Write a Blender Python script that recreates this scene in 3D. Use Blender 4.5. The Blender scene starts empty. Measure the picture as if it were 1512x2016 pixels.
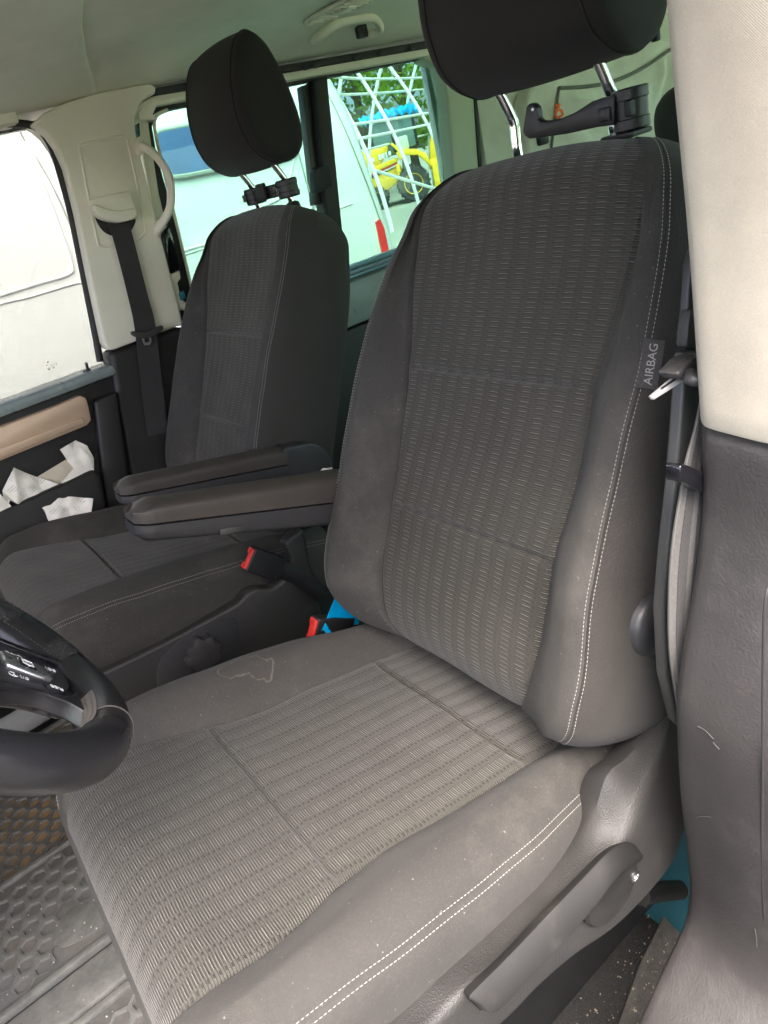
import bpy, bmesh, math, random
import numpy as np
from mathutils import Vector, Matrix

random.seed(7)
rng = np.random.default_rng(7)
SC = bpy.context.scene
COL = SC.collection
R = math.radians

# ------------------------------------------------------------------ camera
cam_d = bpy.data.cameras.new('camera')
cam = bpy.data.objects.new('camera', cam_d)
COL.objects.link(cam)
SC.camera = cam
cam_d.sensor_fit = 'VERTICAL'
cam_d.sensor_height = 36
cam_d.lens = 24.817
cam_d.clip_start = 0.02
cam_d.clip_end = 600
c_r = Vector((-0.76903853, 0.59450821, -0.2348185))
c_u = Vector((-0.44439096, -0.23321647, 0.86494321))
c_f = Vector((-0.45945229, -0.76952587, -0.44354653))
m4 = Matrix((c_r, c_u, -c_f)).transposed().to_4x4()
m4.translation = Vector((0.47243, 1.07556, 1.10280))
cam.matrix_world = m4

# ------------------------------------------------------------------ light
SUN_EL, SUN_AZ = R(64), R(64)          # direction the sun stands in, azimuth from +X towards +Y
world = bpy.data.worlds.new('World')
SC.world = world
world.use_nodes = True
wn = world.node_tree
for n in list(wn.nodes): wn.nodes.remove(n)
sky = wn.nodes.new('ShaderNodeTexSky')
sky.sky_type = 'NISHITA'
sky.sun_disc = False
sky.sun_elevation = SUN_EL
sky.sun_rotation = R(90) - SUN_AZ
sky.air_density = 0.25
sky.dust_density = 4.2
sky.ozone_density = 0.0
bg = wn.nodes.new('ShaderNodeBackground')
bg.inputs['Strength'].default_value = 0.15
wo = wn.nodes.new('ShaderNodeOutputWorld')
wn.links.new(sky.outputs[0], bg.inputs[0])
wn.links.new(bg.outputs[0], wo.inputs[0])
sun_d = bpy.data.lights.new('sun', 'SUN')
sun_d.energy = 0.5
sun_d.angle = R(42)
sun_d.color = (1.0, 0.995, 0.97)
sun = bpy.data.objects.new('sun', sun_d)
COL.objects.link(sun)
sd = Vector((math.cos(SUN_EL) * math.cos(SUN_AZ), math.cos(SUN_EL) * math.sin(SUN_AZ), math.sin(SUN_EL)))
sun.rotation_euler = sd.to_track_quat('Z', 'Y').to_euler()
SC.view_settings.view_transform = 'Standard'
SC.view_settings.look = 'None'
SC.view_settings.gamma = 1
SC.view_settings.exposure = 3.62
SC.cycles.max_bounces = 10
SC.cycles.diffuse_bounces = 5
SC.cycles.transparent_max_bounces = 12
SC.cycles.sample_clamp_indirect = 6
SC.cycles.use_denoising = True
SC.cycles.caustics_reflective = False
SC.cycles.caustics_refractive = False

# ------------------------------------------------------------------ materials
class NT:
    def __init__(s, name):
        s.m = bpy.data.materials.new(name); s.m.use_nodes = True
        s.t = s.m.node_tree; s.b = s.t.nodes['Principled BSDF']; s.o = s.t.nodes['Material Output']
    def n(s, ty, **kw):
        x = s.t.nodes.new(ty)
        for k, v in kw.items(): setattr(x, k, v)
        return x
    def put(s, sock, v):
        if isinstance(v, bpy.types.NodeSocket): s.t.links.new(v, sock)
        else: sock.default_value = v
    def math(s, op, a, b=0.0, c=None, clamp=False):
        x = s.n('ShaderNodeMath', operation=op, use_clamp=clamp)
        s.put(x.inputs[0], a); s.put(x.inputs[1], b)
        if c is not None: s.put(x.inputs[2], c)
        return x.outputs[0]
    def mix(s, f, a, b):
        x = s.n('ShaderNodeMix', data_type='RGBA')
        s.put(x.inputs[0], f)
        s.put(x.inputs[6], a if isinstance(a, bpy.types.NodeSocket) else (*a, 1))
        s.put(x.inputs[7], b if isinstance(b, bpy.types.NodeSocket) else (*b, 1))
        return x.outputs[2]
    def noise(s, scale, detail=3, rough=.5, vec=None):
        x = s.n('ShaderNodeTexNoise'); x.inputs['Scale'].default_value = scale
        x.inputs['Detail'].default_value = detail; x.inputs['Roughness'].default_value = rough
        s.t.links.new(vec or s.co(), x.inputs['Vector'])
        return x.outputs['Fac']
    def co(s):
        if not hasattr(s, '_c'): s._c = s.n('ShaderNodeTexCoord').outputs['Object']
        return s._c
    def ramp(s, f, stops):
        x = s.n('ShaderNodeValToRGB'); s.put(x.inputs[0], f)
        e = x.color_ramp.elements
        while len(e) < len(stops): e.new(.5)
        for k, (p, c) in enumerate(stops):
            e[k].position = p; e[k].color = (*c, 1) if not isinstance(c, (int, float)) else (c, c, c, 1)
        return x.outputs[0]
    def bump(s, h, strength, dist=.001):
        x = s.n('ShaderNodeBump'); x.inputs['Strength'].default_value = strength; x.inputs['Distance'].default_value = dist
        s.put(x.inputs['Height'], h); s.t.links.new(x.outputs[0], s.b.inputs['Normal'])
        return x

def mat(name, col, rough=.6, metal=0, var=.12, vscale=9, grain=None, gstr=.3, gdist=.0004, sheen=0, coat=0, spec=.5, dust=None):
    k = NT(name); b = k.b
    f = k.noise(vscale, 4, .6)
    lo = tuple(c * (1 - var) for c in col); hi = tuple(min(1, c * (1 + var)) for c in col)
    c = k.mix(k.ramp(f, [(.3, 0.0), (.7, 1.0)]), lo, hi)
    if dust:
        d = k.ramp(k.noise(dust[2], 6, .7), [(.52, 0.0), (.8, 1.0)])
        c = k.mix(k.math('MULTIPLY', d, dust[1]), c, dust[0])
    k.put(b.inputs['Base Color'], c)
    b.inputs['Metallic'].default_value = metal
    r = k.math('MULTIPLY_ADD', k.noise(vscale * 2.3, 4), .18, rough - .09, clamp=True)
    k.put(b.inputs['Roughness'], r)
    b.inputs['Specular IOR Level'].default_value = spec
    b.inputs['Sheen Weight'].default_value = sheen
    b.inputs['Coat Weight'].default_value = coat
    if grain:
        v = k.n('ShaderNodeTexVoronoi'); v.inputs['Scale'].default_value = grain
        k.t.links.new(k.co(), v.inputs['Vector'])
        h = k.math('ADD', v.outputs['Distance'], k.math('MULTIPLY', k.noise(grain * .6, 3), .8))
        k.bump(h, gstr, gdist)
    return k.m

def fabric(name, col, thread=.0008, sheen=.25, worn=.0, wcol=(.3, .27, .23), wave=.14, stain=None):
    """plain woven cloth: fine over-and-under weave, fuzz and rubbed patches"""
    k = NT(name)
    w = k.n('ShaderNodeTexWave'); w.bands_direction = 'DIAGONAL'; w.inputs['Scale'].default_value = .35 / thread
    w.inputs['Distortion'].default_value = .4
    k.t.links.new(k.co(), w.inputs['Vector'])
    fine = k.noise(1400, 2, .6)
    blot = k.noise(11, 5, .62)
    c = k.mix(k.ramp(blot, [(.25, 0.0), (.75, 1.0)]), tuple(x * .82 for x in col), tuple(x * 1.2 for x in col))
    c = k.mix(k.math('MULTIPLY', w.outputs['Fac'], wave), c, tuple(x * 1.7 for x in col))
    c = k.mix(k.math('MULTIPLY', k.ramp(fine, [(.45, 0.0), (.75, 1.0)]), .35), c, tuple(x * 1.9 for x in col))
    mid = k.noise(380, 3, .7)
    c = k.mix(k.math('MULTIPLY', k.ramp(mid, [(.5, 0.0), (.72, 1.0)]), .35 if col[0] < .2 else .05), c, tuple(x * (2.3 if col[0] < .2 else 1.4) for x in col))
    lint = k.ramp(k.noise(230, 2, .4), [(.735, 0.0), (.76, 1.0)])
    if worn: c = k.mix(k.math('MULTIPLY', lint, .35), c, (.30, .28, .25))
    if worn:
        d = k.ramp(k.noise(7, 7, .72), [(.5, 0.0), (.78, 1.0)])
        c = k.mix(k.math('MULTIPLY', d, worn), c, wcol)
    if stain:
        sp = k.n('ShaderNodeSeparateXYZ'); k.t.links.new(k.co(), sp.inputs[0])
        wb = k.math('MULTIPLY_ADD', k.noise(55, 3), .030, -.015)
        ds_ = []
        for (cx, cy, rx, ry) in stain:
            a_ = k.math('DIVIDE', k.math('SUBTRACT', k.math('ADD', sp.outputs[0], wb), cx), rx)
            b_ = k.math('DIVIDE', k.math('SUBTRACT', k.math('ADD', sp.outputs[1], wb), cy), ry)
            ds_.append(k.math('SQRT', k.math('ADD', k.math('MULTIPLY', a_, a_), k.math('MULTIPLY', b_, b_))))
        d_ = k.math('MINIMUM', ds_[0], ds_[1])
        ring = k.ramp(k.math('MULTIPLY', k.math('ABSOLUTE', k.math('SUBTRACT', d_, 1.0)), 1.0), [(0.0, 1.0), (.10, 0.0)])
        c = k.mix(k.math('MULTIPLY', ring, .30), c, (.30, .26, .20))
    k.put(k.b.inputs['Base Color'], c)
    k.b.inputs['Roughness'].default_value = .82
    k.b.inputs['Sheen Weight'].default_value = sheen
    k.b.inputs['Sheen Roughness'].default_value = .5
    k.b.inputs['Specular IOR Level'].default_value = .35
    k.bump(k.math('ADD', k.math('ADD', w.outputs['Fac'], fine), k.math('MULTIPLY', k.noise(60, 4, .6), 2.5)), .4, .0004)
    return k.m

def ribbed(name, base, thread_col, slot, drift, bright, allrows, gapk):
    """seat insert cloth: ribs across the seat, light thread dashes and dark slots (uv in metres)"""
    k = NT(name)
    uv = k.n('ShaderNodeUVMap').outputs[0]
    sx = k.n('ShaderNodeSeparateXYZ'); k.t.links.new(uv, sx.inputs[0])
    wob = k.n('ShaderNodeTexNoise'); wob.inputs['Scale'].default_value = 14; wob.inputs['Detail'].default_value = 2
    k.t.links.new(uv, wob.inputs['Vector'])
    u = sx.outputs[0]
    v = k.math('MULTIPLY_ADD', wob.outputs['Fac'], .004, sx.outputs[1])
    P = .0029
    vr = k.math('DIVIDE', v, P)
    row = k.math('FLOOR', vr); fr = k.math('FRACT', vr)
    odd = k.math('FLOORED_MODULO', row, 2.0)
    even = k.math('SUBTRACT', 1.0, odd)
    pair = k.math('FLOOR', k.math('DIVIDE', row, 2.0))
    per = .0265
    sh = k.math('MULTIPLY', k.math('SINE', k.math('MULTIPLY', v, 8.5)), drift)
    sh = k.math('ADD', sh, k.math('MULTIPLY', k.math('FLOORED_MODULO', pair, 2.0), .035))
    uu = k.math('ADD', k.math('DIVIDE', u, per), sh)
    cu = k.math('FRACT', uu); cellno = k.math('FLOOR', uu)
    wn_ = k.n('ShaderNodeTexWhiteNoise', noise_dimensions='2D')
    cv = k.n('ShaderNodeCombineXYZ'); k.put(cv.inputs[0], cellno); k.put(cv.inputs[1], row); k.t.links.new(cv.outputs[0], wn_.inputs[0])
    rv = wn_.outputs[0]
    cu = k.math('ADD', cu, k.math('MULTIPLY_ADD', rv, .05, -.025))
    def band(x, a, b, soft=.02):
        up = k.n('ShaderNodeMapRange', interpolation_type='SMOOTHSTEP'); k.put(up.inputs[0], x)
        up.inputs[1].default_value = a - soft; up.inputs[2].default_value = a + soft
        dn = k.n('ShaderNodeMapRange', interpolation_type='SMOOTHSTEP'); k.put(dn.inputs[0], x)
        dn.inputs[1].default_value = b - soft; dn.inputs[2].default_value = b + soft
        return k.math('SUBTRACT', up.outputs[0], dn.outputs[0], clamp=True)
    rows_ = k.math('ADD', even, k.math('MULTIPLY', odd, allrows))
    col = band(cu, .10, .60, .08)
    dash = k.math('MULTIPLY', k.math('MULTIPLY', col, rows_), band(fr, .52, .74, .10))
    gapd = k.math('MULTIPLY', k.math('MULTIPLY', band(cu, .05, .60, .03), rows_), band(fr, .10, .46, .08))
    slots = k.math('MULTIPLY', k.math('MULTIPLY', band(cu, .70, .86, .02), odd), band(fr, .1, .75, .1))
    groove = k.math('POWER', k.math('MULTIPLY_ADD', k.math('COSINE', k.math('MULTIPLY', fr, 6.2832)), .5, .5), 3.0)
    dots = k.math('MULTIPLY_ADD', k.math('SINE', k.math('MULTIPLY', u, 6.2832 / .0013)), .4, .6)
    rnd = k.math('MULTIPLY_ADD', rv, .7, .45)
    blot = k.noise(9, 5, .6)
    fz = k.noise(900, 2, .6)
    c = k.mix(k.ramp(blot, [(.3, 0.0), (.75, 1.0)]), tuple(x * .8 for x in base), tuple(x * 1.25 for x in base))
    c = k.mix(k.math('MULTIPLY', k.ramp(fz, [(.4, 0.0), (.75, 1.0)]), .5), c, tuple(x * 2.2 for x in base))
    c = k.mix(k.math('MULTIPLY', dots, .25), c, tuple(x * 1.7 for x in base))
    c = k.mix(k.math('MULTIPLY', groove, .5), c, tuple(x * .3 for x in base))
    c = k.mix(k.math('MULTIPLY', gapd, gapk), c, (.005, .005, .005))
    c = k.mix(k.math('MULTIPLY', slots, slot), c, (.005, .005, .006))
    c = k.mix(k.math('MULTIPLY', k.math('MULTIPLY', k.math('MULTIPLY', dash, dots), rnd), bright), c, thread_col)
    k.put(k.b.inputs['Base Color'], c)
    k.b.inputs['Roughness'].default_value = .75
    k.b.inputs['Sheen Weight'].default_value = .2
    k.b.inputs['Sheen Roughness'].default_value = .4
    k.b.inputs['Specular IOR Level'].default_value = .35
    h = k.math('SUBTRACT', k.math('ADD', k.math('MULTIPLY', dots, .25), dash), k.math('ADD', k.math('ADD', groove, gapd), slots))
    k.bump(h, .7, .0006)
    return k.m

def glass(name, tint, refl=.05):
    k = NT(name); k.t.nodes.remove(k.b)
    tr = k.n('ShaderNodeBsdfTransparent'); tr.inputs[0].default_value = (*tint, 1)
    gl = k.n('ShaderNodeBsdfGlossy'); gl.inputs[0].default_value = (.9, 1, .97, 1); gl.inputs['Roughness'].default_value = .02
    lw = k.n('ShaderNodeLayerWeight'); lw.inputs[0].default_value = .25
    mx = k.n('ShaderNodeMixShader')
    k.put(mx.inputs[0], k.math('MULTIPLY_ADD', lw.outputs['Fresnel'], .6, refl * .3))
    k.t.links.new(tr.outputs[0], mx.inputs[1]); k.t.links.new(gl.outputs[0], mx.inputs[2])
    k.t.links.new(mx.outputs[0], k.o.inputs[0])
    return k.m

M = {}
M['cloth'] = fabric('seat_bolster_cloth', (.0335, .0315, .0285), sheen=.06, worn=.14)
M['head_cloth'] = fabric('headrest_cloth', (.0115, .0105, .0095), sheen=.06)
M['cloth_stained'] = fabric('seat_bolster_cloth_stained', (.042, .039, .035), sheen=.06, worn=.14, stain=((.270, .214, .024, .017), (.240, .224, .019, .019)))
M['side_cloth'] = fabric('seat_side_cloth', (.024, .0215, .019), sheen=.08)
M['back_insert'] = ribbed('seat_back_insert_cloth', (.046, .043, .0355), (.62, .58, .50), .3, .55, .48, .10, .60)
M['seat_insert'] = ribbed('seat_cushion_insert_cloth', (.059, .0562, .049), (.62, .57, .48), .60, .10, .38, .60, .72)  # same cloth as the backrest, base lightened to imitate light falling on the cushion
M['thread'] = mat('stitch_thread', (.37, .36, .335), .7, var=.1)
M['thread_dark'] = mat('stitch_thread_dark', (.075, .07, .062), .7, var=.1)
M['plastic'] = mat('black_grained_plastic', (.035, .034, .034), .48, grain=900, gstr=.5, gdist=.0005, dust=((.16, .14, .12), .12, 14))
M['valance'] = mat('grained_seat_plastic', (.024, .023, .022), .54, grain=620, gstr=.55, gdist=.0006, dust=((.2, .18, .15), .08, 12))
M['smooth_plastic'] = mat('smooth_dark_plastic', (.030, .030, .032), .42, grain=2200, gstr=.15, gdist=.0002)
M['strip_grey'] = mat('smooth_grey_strip', (.05, .05, .048), .4, grain=2200, gstr=.15, gdist=.0002)
M['scuff'] = mat('pale_scuff', (.075, .072, .07), .8)
M['lever'] = mat('dark_grey_lever_plastic', (.012, .0115, .011), .62, grain=1500, gstr=.25, gdist=.0003, dust=((.2, .18, .15), .10, 18), spec=.3)
M['hook'] = mat('black_hook_plastic', (.010, .010, .010), .45, grain=2200, gstr=.15, gdist=.0002)
M['black'] = mat('flat_black', (.007, .007, .008), .6)
M['rubber'] = mat('rubber_seal', (.02, .02, .02), .65)
M['gloss'] = mat('piano_black', (.008, .008, .010), .14, var=.05, coat=.6, dust=((.3, .3, .3), .10, 160))
M['leather'] = mat('black_leather', (.016, .016, .018), .30, grain=520, gstr=.2, gdist=.0004, dust=((.12, .11, .10), .2, 9))
M['leather_perf'] = mat('perforated_leather', (.026, .026, .027), .45, grain=260, gstr=.8, gdist=.0012)
M['silver'] = mat('satin_silver', (.55, .55, .56), .28, metal=.9)
M['chrome'] = mat('chrome', (.85, .85, .86), .06, metal=1, var=.02)
M['beige'] = mat('beige_grey_trim', (.76, .74, .61), .62, var=.05, grain=1100, gstr=.25, gdist=.0003)
M['headliner'] = mat('headliner_cloth', (.82, .83, .70), .9, var=.05, grain=1500, gstr=.3, gdist=.0003)
M['pillar_cloth'] = fabric('woven_pillar_cloth', (.40, .365, .295), thread=.0009, sheen=.05, wave=.12)
M['pillar_low'] = mat('grey_pillar_vinyl', (.037, .0345, .034), .50, grain=420, gstr=.4, gdist=.0006, dust=((.3, .28, .26), .10, 10))
M['belt'] = fabric('seat_belt_webbing', (.032, .031, .031), thread=.0022, sheen=.1)
M['belt_light'] = fabric('seat_belt_webbing_light_band', (.085, .082, .078), thread=.0022, sheen=.05)
M['belt_edge'] = mat('belt_edge_weave', (.10, .098, .092), .7)
M['tongue'] = mat('belt_tongue_steel', (.72, .72, .72), .35, metal=.55)
M['red'] = mat('red_buckle_button', (.70, .035, .025), .4)
M['door_dark'] = mat('door_panel_dark', (.013, .012, .012), .55, grain=700, gstr=.3)
M['belt_line'] = mat('door_top_plastic', (.26, .30, .30), .30, grain=900, gstr=.3)  # pale blue-grey base paints in window light and sky reflected on door tops
M['champagne'] = mat('champagne_trim', (.60, .43, .30), .36, metal=.1, var=.06)
M['paper'] = mat('crumpled_paper', (.86, .82, .74), .85, var=.06)
M['tag_cloth'] = fabric('tag_ribbon', (.05, .045, .046), thread=.0008)
M['ink'] = mat('faint_print', (.36, .35, .36), .9)
M['cream'] = mat('cream_card', (.66, .60, .47), .8)
M['sky_bag'] = mat('light_blue_plastic', (.0, .36, .72), .35)
M['teal'] = mat('teal_ground_sheet', (.008, .055, .075), .55, var=.2, vscale=14)
M['slate'] = mat('dark_blue_cloth', (.012, .032, .045), .75, var=.25)
M['organiser'] = fabric('grey_green_canvas', (.58, .60, .52), thread=.0016, sheen=.1)
M['organiser_trim'] = mat('canvas_binding', (.14, .15, .14), .8)
M['orange'] = mat('orange_cord', (.85, .16, .04), .6)
M['carpet'] = mat('dark_carpet', (.009, .0085, .008), .95, var=.4, vscale=220, grain=700, gstr=.8, gdist=.002, dust=((.3, .28, .25), .10, 300))
M['sill_felt'] = mat('worn_sill_felt', (.038, .035, .031), .9, var=.35, vscale=60, grain=900, gstr=.6, gdist=.001, dust=((.35, .3, .24), .18, 380))
M['white_paint'] = mat('white_van_paint', (.68, .68, .665), .25, var=.015, coat=.4)
M['van_seam'] = mat('panel_gap', (.30, .29, .25), .7)
M['van_glass'] = mat('blue_van_glass', (.045, .10, .26), .06, var=.25, vscale=3, spec=.8)
M['tail_red'] = mat('tail_light_red', (.75, .03, .03), .2, coat=.5)
M['yellow'] = mat('digger_yellow', (.85, .55, .02), .4, dust=((.35, .3, .2), .3, 5))
M['tyre'] = mat('tyre_rubber', (.035, .035, .036), .8, dust=((.35, .33, .3), .5, 6))
M['blue_tarp'] = mat('blue_tarp', (.005, .42, .95), .45)
M['cab_glass'] = mat('cab_glass', (.12, .20, .20), .15)
M['stripe_red'] = mat('stripe_red', (.7, .06, .03), .4)
M['pole'] = mat('white_tube', (.78, .80, .79), .35)
M['bark'] = mat('bark', (.09, .07, .05), .9, var=.3, grain=30, gstr=.6, gdist=.02)
M['dirt'] = mat('dry_crumbs', (.20, .165, .12), .9)
M['rail_metal'] = mat('blue_grey_rail', (.20, .34, .42), .3, metal=.3)
M['tealcap'] = mat('blue_cap', (.03, .16, .22), .4)
M['beige_dim'] = mat('side_lining_felt', (.6, .64, .54), .85)
M['seal_pale'] = mat('dusty_pale_seal', (.26, .24, .19), .8)
M['van_rubber'] = mat('van_window_rubber', (.35, .36, .33), .7)
M['cab_seat'] = mat('cab_seat_grey', (.55, .58, .52), .8)
M['ink_white'] = mat('switch_print', (.75, .76, .78), .6, var=.02)
M['glass_green'] = glass('green_tinted_glass', (.38, .54, .475))
M['glass_side'] = glass('pale_green_side_glass', (.84, 1.0, .88))
M['glass_dimmed'] = glass('door_glass', (.46, .478, .46))  # door and sliding window tints darkened to dim the brightness outside
M['clear_plastic'] = mat('screw_metal', (.4, .4, .4), .3, metal=1)
M['grey_stamp'] = mat('glass_stamp', (.42, .42, .40), .8)

def leaf_mat():
    k = NT('sunlit_leaves')
    oi = k.n('ShaderNodeNewGeometry')
    f = k.noise(1.6, 4)
    c = k.mix(k.ramp(f, [(.3, 0.0), (.7, 1.0)]), (.09, .20, .015), (.22, .34, .025))
    k.put(k.b.inputs['Base Color'], c)
    k.b.inputs['Roughness'].default_value = .5
    tl = k.n('ShaderNodeBsdfTranslucent'); k.put(tl.inputs[0], k.mix(.5, c, (.40, .55, .03)))
    mx = k.n('ShaderNodeMixShader'); mx.inputs[0].default_value = .5
    k.t.links.new(k.b.outputs[0], mx.inputs[1]); k.t.links.new(tl.outputs[0], mx.inputs[2]); k.t.links.new(mx.outputs[0], k.o.inputs[0])
    return k.m
M['leaf'] = leaf_mat()

def gravel_mat():
    k = NT('pale_gravel')
    a = k.noise(18, 8, .75); b = k.noise(.6, 3)
    v = k.n('ShaderNodeTexVoronoi'); v.inputs['Scale'].default_value = 35; k.t.links.new(k.co(), v.inputs['Vector'])
    c = k.ramp(a, [(.3, (.22, .21, .19)), (.7, (.46, .44, .40))])
    c = k.mix(k.math('MULTIPLY', b, .3), c, (.30, .29, .25))
    k.put(k.b.inputs['Base Color'], c); k.b.inputs['Roughness'].default_value = .95
    k.bump(v.outputs['Distance'], .6, .02)
    return k.m
M['gravel'] = gravel_mat()
M['dark_ground'] = mat('added_dark_ground', (.075, .073, .070), .9, var=.3, vscale=3, grain=60, gstr=.5, gdist=.01)
M['rear_bounce_floor'] = mat('bounce_floor_grey', (.34, .36, .33), .95, var=.2, vscale=40)
M['trim_green_lit'] = mat('trim_with_green_light', (.42, .49, .36), .6, var=.04)  # beige trim with green light from the tinted glass mixed into its colour

def mat_rubber():
    """floor mat rubber: dark grey with ochre dust lying in the hexagon pits"""
    k = NT('mat_rubber')
    co = k.co(); sp = k.n('ShaderNodeSeparateXYZ'); k.t.links.new(co, sp.inputs[0])
    n1 = k.noise(28, 6, .7); n2 = k.noise(120, 4, .7)
    c = k.mix(k.ramp(n1, [(.35, 0.0), (.7, 1.0)]), (.15, .15, .143), (.27, .265, .25))
    c = k.mix(k.math('MULTIPLY', k.ramp(n2, [(.6, 0.0), (.8, 1.0)]), .3), c, (.3, .28, .24))
    k.put(k.b.inputs['Base Color'], c); k.b.inputs['Roughness'].default_value = .5
    k.bump(n2, .4, .0006)
    return k.m
M['mat_rubber'] = mat_rubber()
def pit_mat(name, dusty):
    k = NT(name)
    n1 = k.noise(9, 5, .7); n2 = k.noise(90, 4, .7)
    base = k.mix(n2, (.10, .104, .108), (.20, .21, .215))
    f = k.math('MULTIPLY', k.ramp(n1, [(.30, 0.0), (.62, 1.0)]), dusty)
    f = k.math('MULTIPLY', f, k.math('MULTIPLY_ADD', n2, .9, .5), clamp=True)
    k.put(k.b.inputs['Base Color'], k.mix(f, base, (.50, .31, .12))); k.b.inputs['Roughness'].default_value = .7
    k.bump(n2, .4, .0008)
    return k.m
M['pit_dusty'] = pit_mat('dusty_mat_pit', .85)
M['pit'] = pit_mat('mat_pit', .12)

# ------------------------------------------------------------------ mesh helpers
def mk(name, verts, faces, m, parent=None, uv=None, smooth=True, sharp=38, kind=None, label=None, cat=None, group=None):
    me = bpy.data.meshes.new(name)
    verts = [tuple(map(float, v)) for v in verts]
    off = Vector((0, 0, 0))
    if parent is None:
        a = np.array(verts); off = Vector(((a[:, 0].min() + a[:, 0].max()) / 2, (a[:, 1].min() + a[:, 1].max()) / 2, a[:, 2].min()))
        verts = [(v[0] - off.x, v[1] - off.y, v[2] - off.z) for v in verts]
    me.from_pydata(verts, [], [tuple(int(i) for i in f) for f in faces])
    if uv is not None:
        ul = me.uv_layers.new(name='UVMap')
        li = np.empty(len(me.loops), dtype=np.int32); me.loops.foreach_get('vertex_index', li)
        ul.data.foreach_set('uv', np.asarray(uv, dtype=np.float32)[li].ravel())
    if smooth:
        me.polygons.foreach_set('use_smooth', [True] * len(me.polygons))
        me.set_sharp_from_angle(angle=R(sharp))
    if isinstance(m, (list, tuple)):
        for x in m: me.materials.append(x)
    else: me.materials.append(m)
    me.update()
    bm = bmesh.new(); bm.from_mesh(me); bmesh.ops.recalc_face_normals(bm, faces=bm.faces); bm.to_mesh(me); bm.free()
    o = bpy.data.objects.new(name, me)
    COL.objects.link(o)
    if parent is not None:
        o.parent = parent
        if parent.type == 'EMPTY' and parent.parent is None: o.location = -Vector(parent.location)
    else: o.location = off
    if kind: o['kind'] = kind
    if label: o['label'] = label
    if cat: o['category'] = cat
    if group: o['group'] = group
    return o

def thing(name, label, cat, loc=(0, 0, 0), group=None):
    o = bpy.data.objects.new(name, None); COL.objects.link(o)
    o.location = loc; o.empty_display_size = .05
    o['label'] = label; o['category'] = cat
    if group: o['group'] = group
    return o

class G:
    """collects pieces of one mesh"""
    def __init__(s): s.v = []; s.f = []
    def add(s, vf):
        b = len(s.v); s.v += [tuple(x) for x in vf[0]]; s.f += [tuple(i + b for i in f) for f in vf[1]]; return s

def bmout(bm):
    bm.verts.index_update()
    r = ([tuple(v.co) for v in bm.verts], [tuple(v.index for v in f.verts) for f in bm.faces]); bm.free(); return r

def prism(poly, ax, a, b, bev=.002, seg=2):
    """outline in the plane across axis ax, extruded from a to b, edges rounded"""
    i = 'xyz'.index(ax)
    def p3(p, h):
        l = [p[0], p[1]]; l.insert(i, h); return l
    bm = bmesh.new()
    vs = [bm.verts.new(p3(p, a)) for p in poly]
    f = bm.faces.new(vs)
    r = bmesh.ops.extrude_face_region(bm, geom=[f])
    for v in r['geom']:
        if isinstance(v, bmesh.types.BMVert): v.co[i] = b
    bmesh.ops.recalc_face_normals(bm, faces=bm.faces)
    if bev > 0:
        ed = [e for e in bm.edges if len(e.link_faces) == 2 and e.calc_face_angle(0) > R(32)]
        bmesh.ops.bevel(bm, geom=ed, offset=bev, segments=seg, affect='EDGES', profile=.5, clamp_overlap=True)
    return bmout(bm)

def box(c, s, bev=.002, seg=2, rot=None):
    bm = bmesh.new(); bmesh.ops.create_cube(bm, size=1)
    bmesh.ops.scale(bm, vec=s, verts=bm.verts)
    if bev > 0: bmesh.ops.bevel(bm, geom=bm.edges[:], offset=bev, segments=seg, affect='EDGES', profile=.5, clamp_overlap=True)
    if rot is not None: bmesh.ops.transform(bm, matrix=rot.to_4x4(), verts=bm.verts)
    bmesh.ops.translate(bm, vec=c, verts=bm.verts)
    return bmout(bm)

def cr(pts, n=8, closed=False):
    """Catmull-Rom through points, n steps per span"""
    P = np.array(pts, float); out = []
    N = len(P)
    rngi = range(N) if closed else range(N - 1)
    for i in rngi:
        if closed: p0, p1, p2, p3 = P[i - 1], P[i], P[(i + 1) % N], P[(i + 2) % N]
        else:
            p1, p2 = P[i], P[i + 1]
            p0 = P[i - 1] if i > 0 else 2 * p1 - p2
            p3 = P[i + 2] if i + 2 < N else 2 * p2 - p1
        for k in range(n):
            t = k / n
            out.append(.5 * (2 * p1 + (p2 - p0) * t + (2 * p0 - 5 * p1 + 4 * p2 - p3) * t * t + (3 * p1 - p0 - 3 * p2 + p3) * t ** 3))
    if not closed: out.append(P[-1])
    return np.array(out)

def tube(path, r, n=12, caps=True, flat=1.0):
    """round bar along a path; r may be a list"""
    P = np.array(path, float); N = len(P)
    rr = [r] * N if np.isscalar(r) else list(r)
    T = np.gradient(P, axis=0); T /= np.linalg.norm(T, axis=1)[:, None] + 1e-12
    ref = np.array([0, 0, 1.]) if abs(T[0][2]) < .9 else np.array([1., 0, 0])
    A = np.cross(T[0], ref); A /= np.linalg.norm(A)
    V = []; F = []
    for i in range(N):
        A = A - T[i] * (A @ T[i]); A /= np.linalg.norm(A); B = np.cross(T[i], A)
        for k in range(n):
            t = 2 * math.pi * k / n
            V.append(P[i] + rr[i] * (A * math.cos(t) + B * flat * math.sin(t)))
    for i in range(N - 1):
        for k in range(n):
            a = i * n + k; b = i * n + (k + 1) % n
            F.append((a, b, b + n, a + n))
    if caps:
        F.append(tuple(range(n))[::-1]); F.append(tuple(range((N - 1) * n, N * n)))
    return V, F

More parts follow.
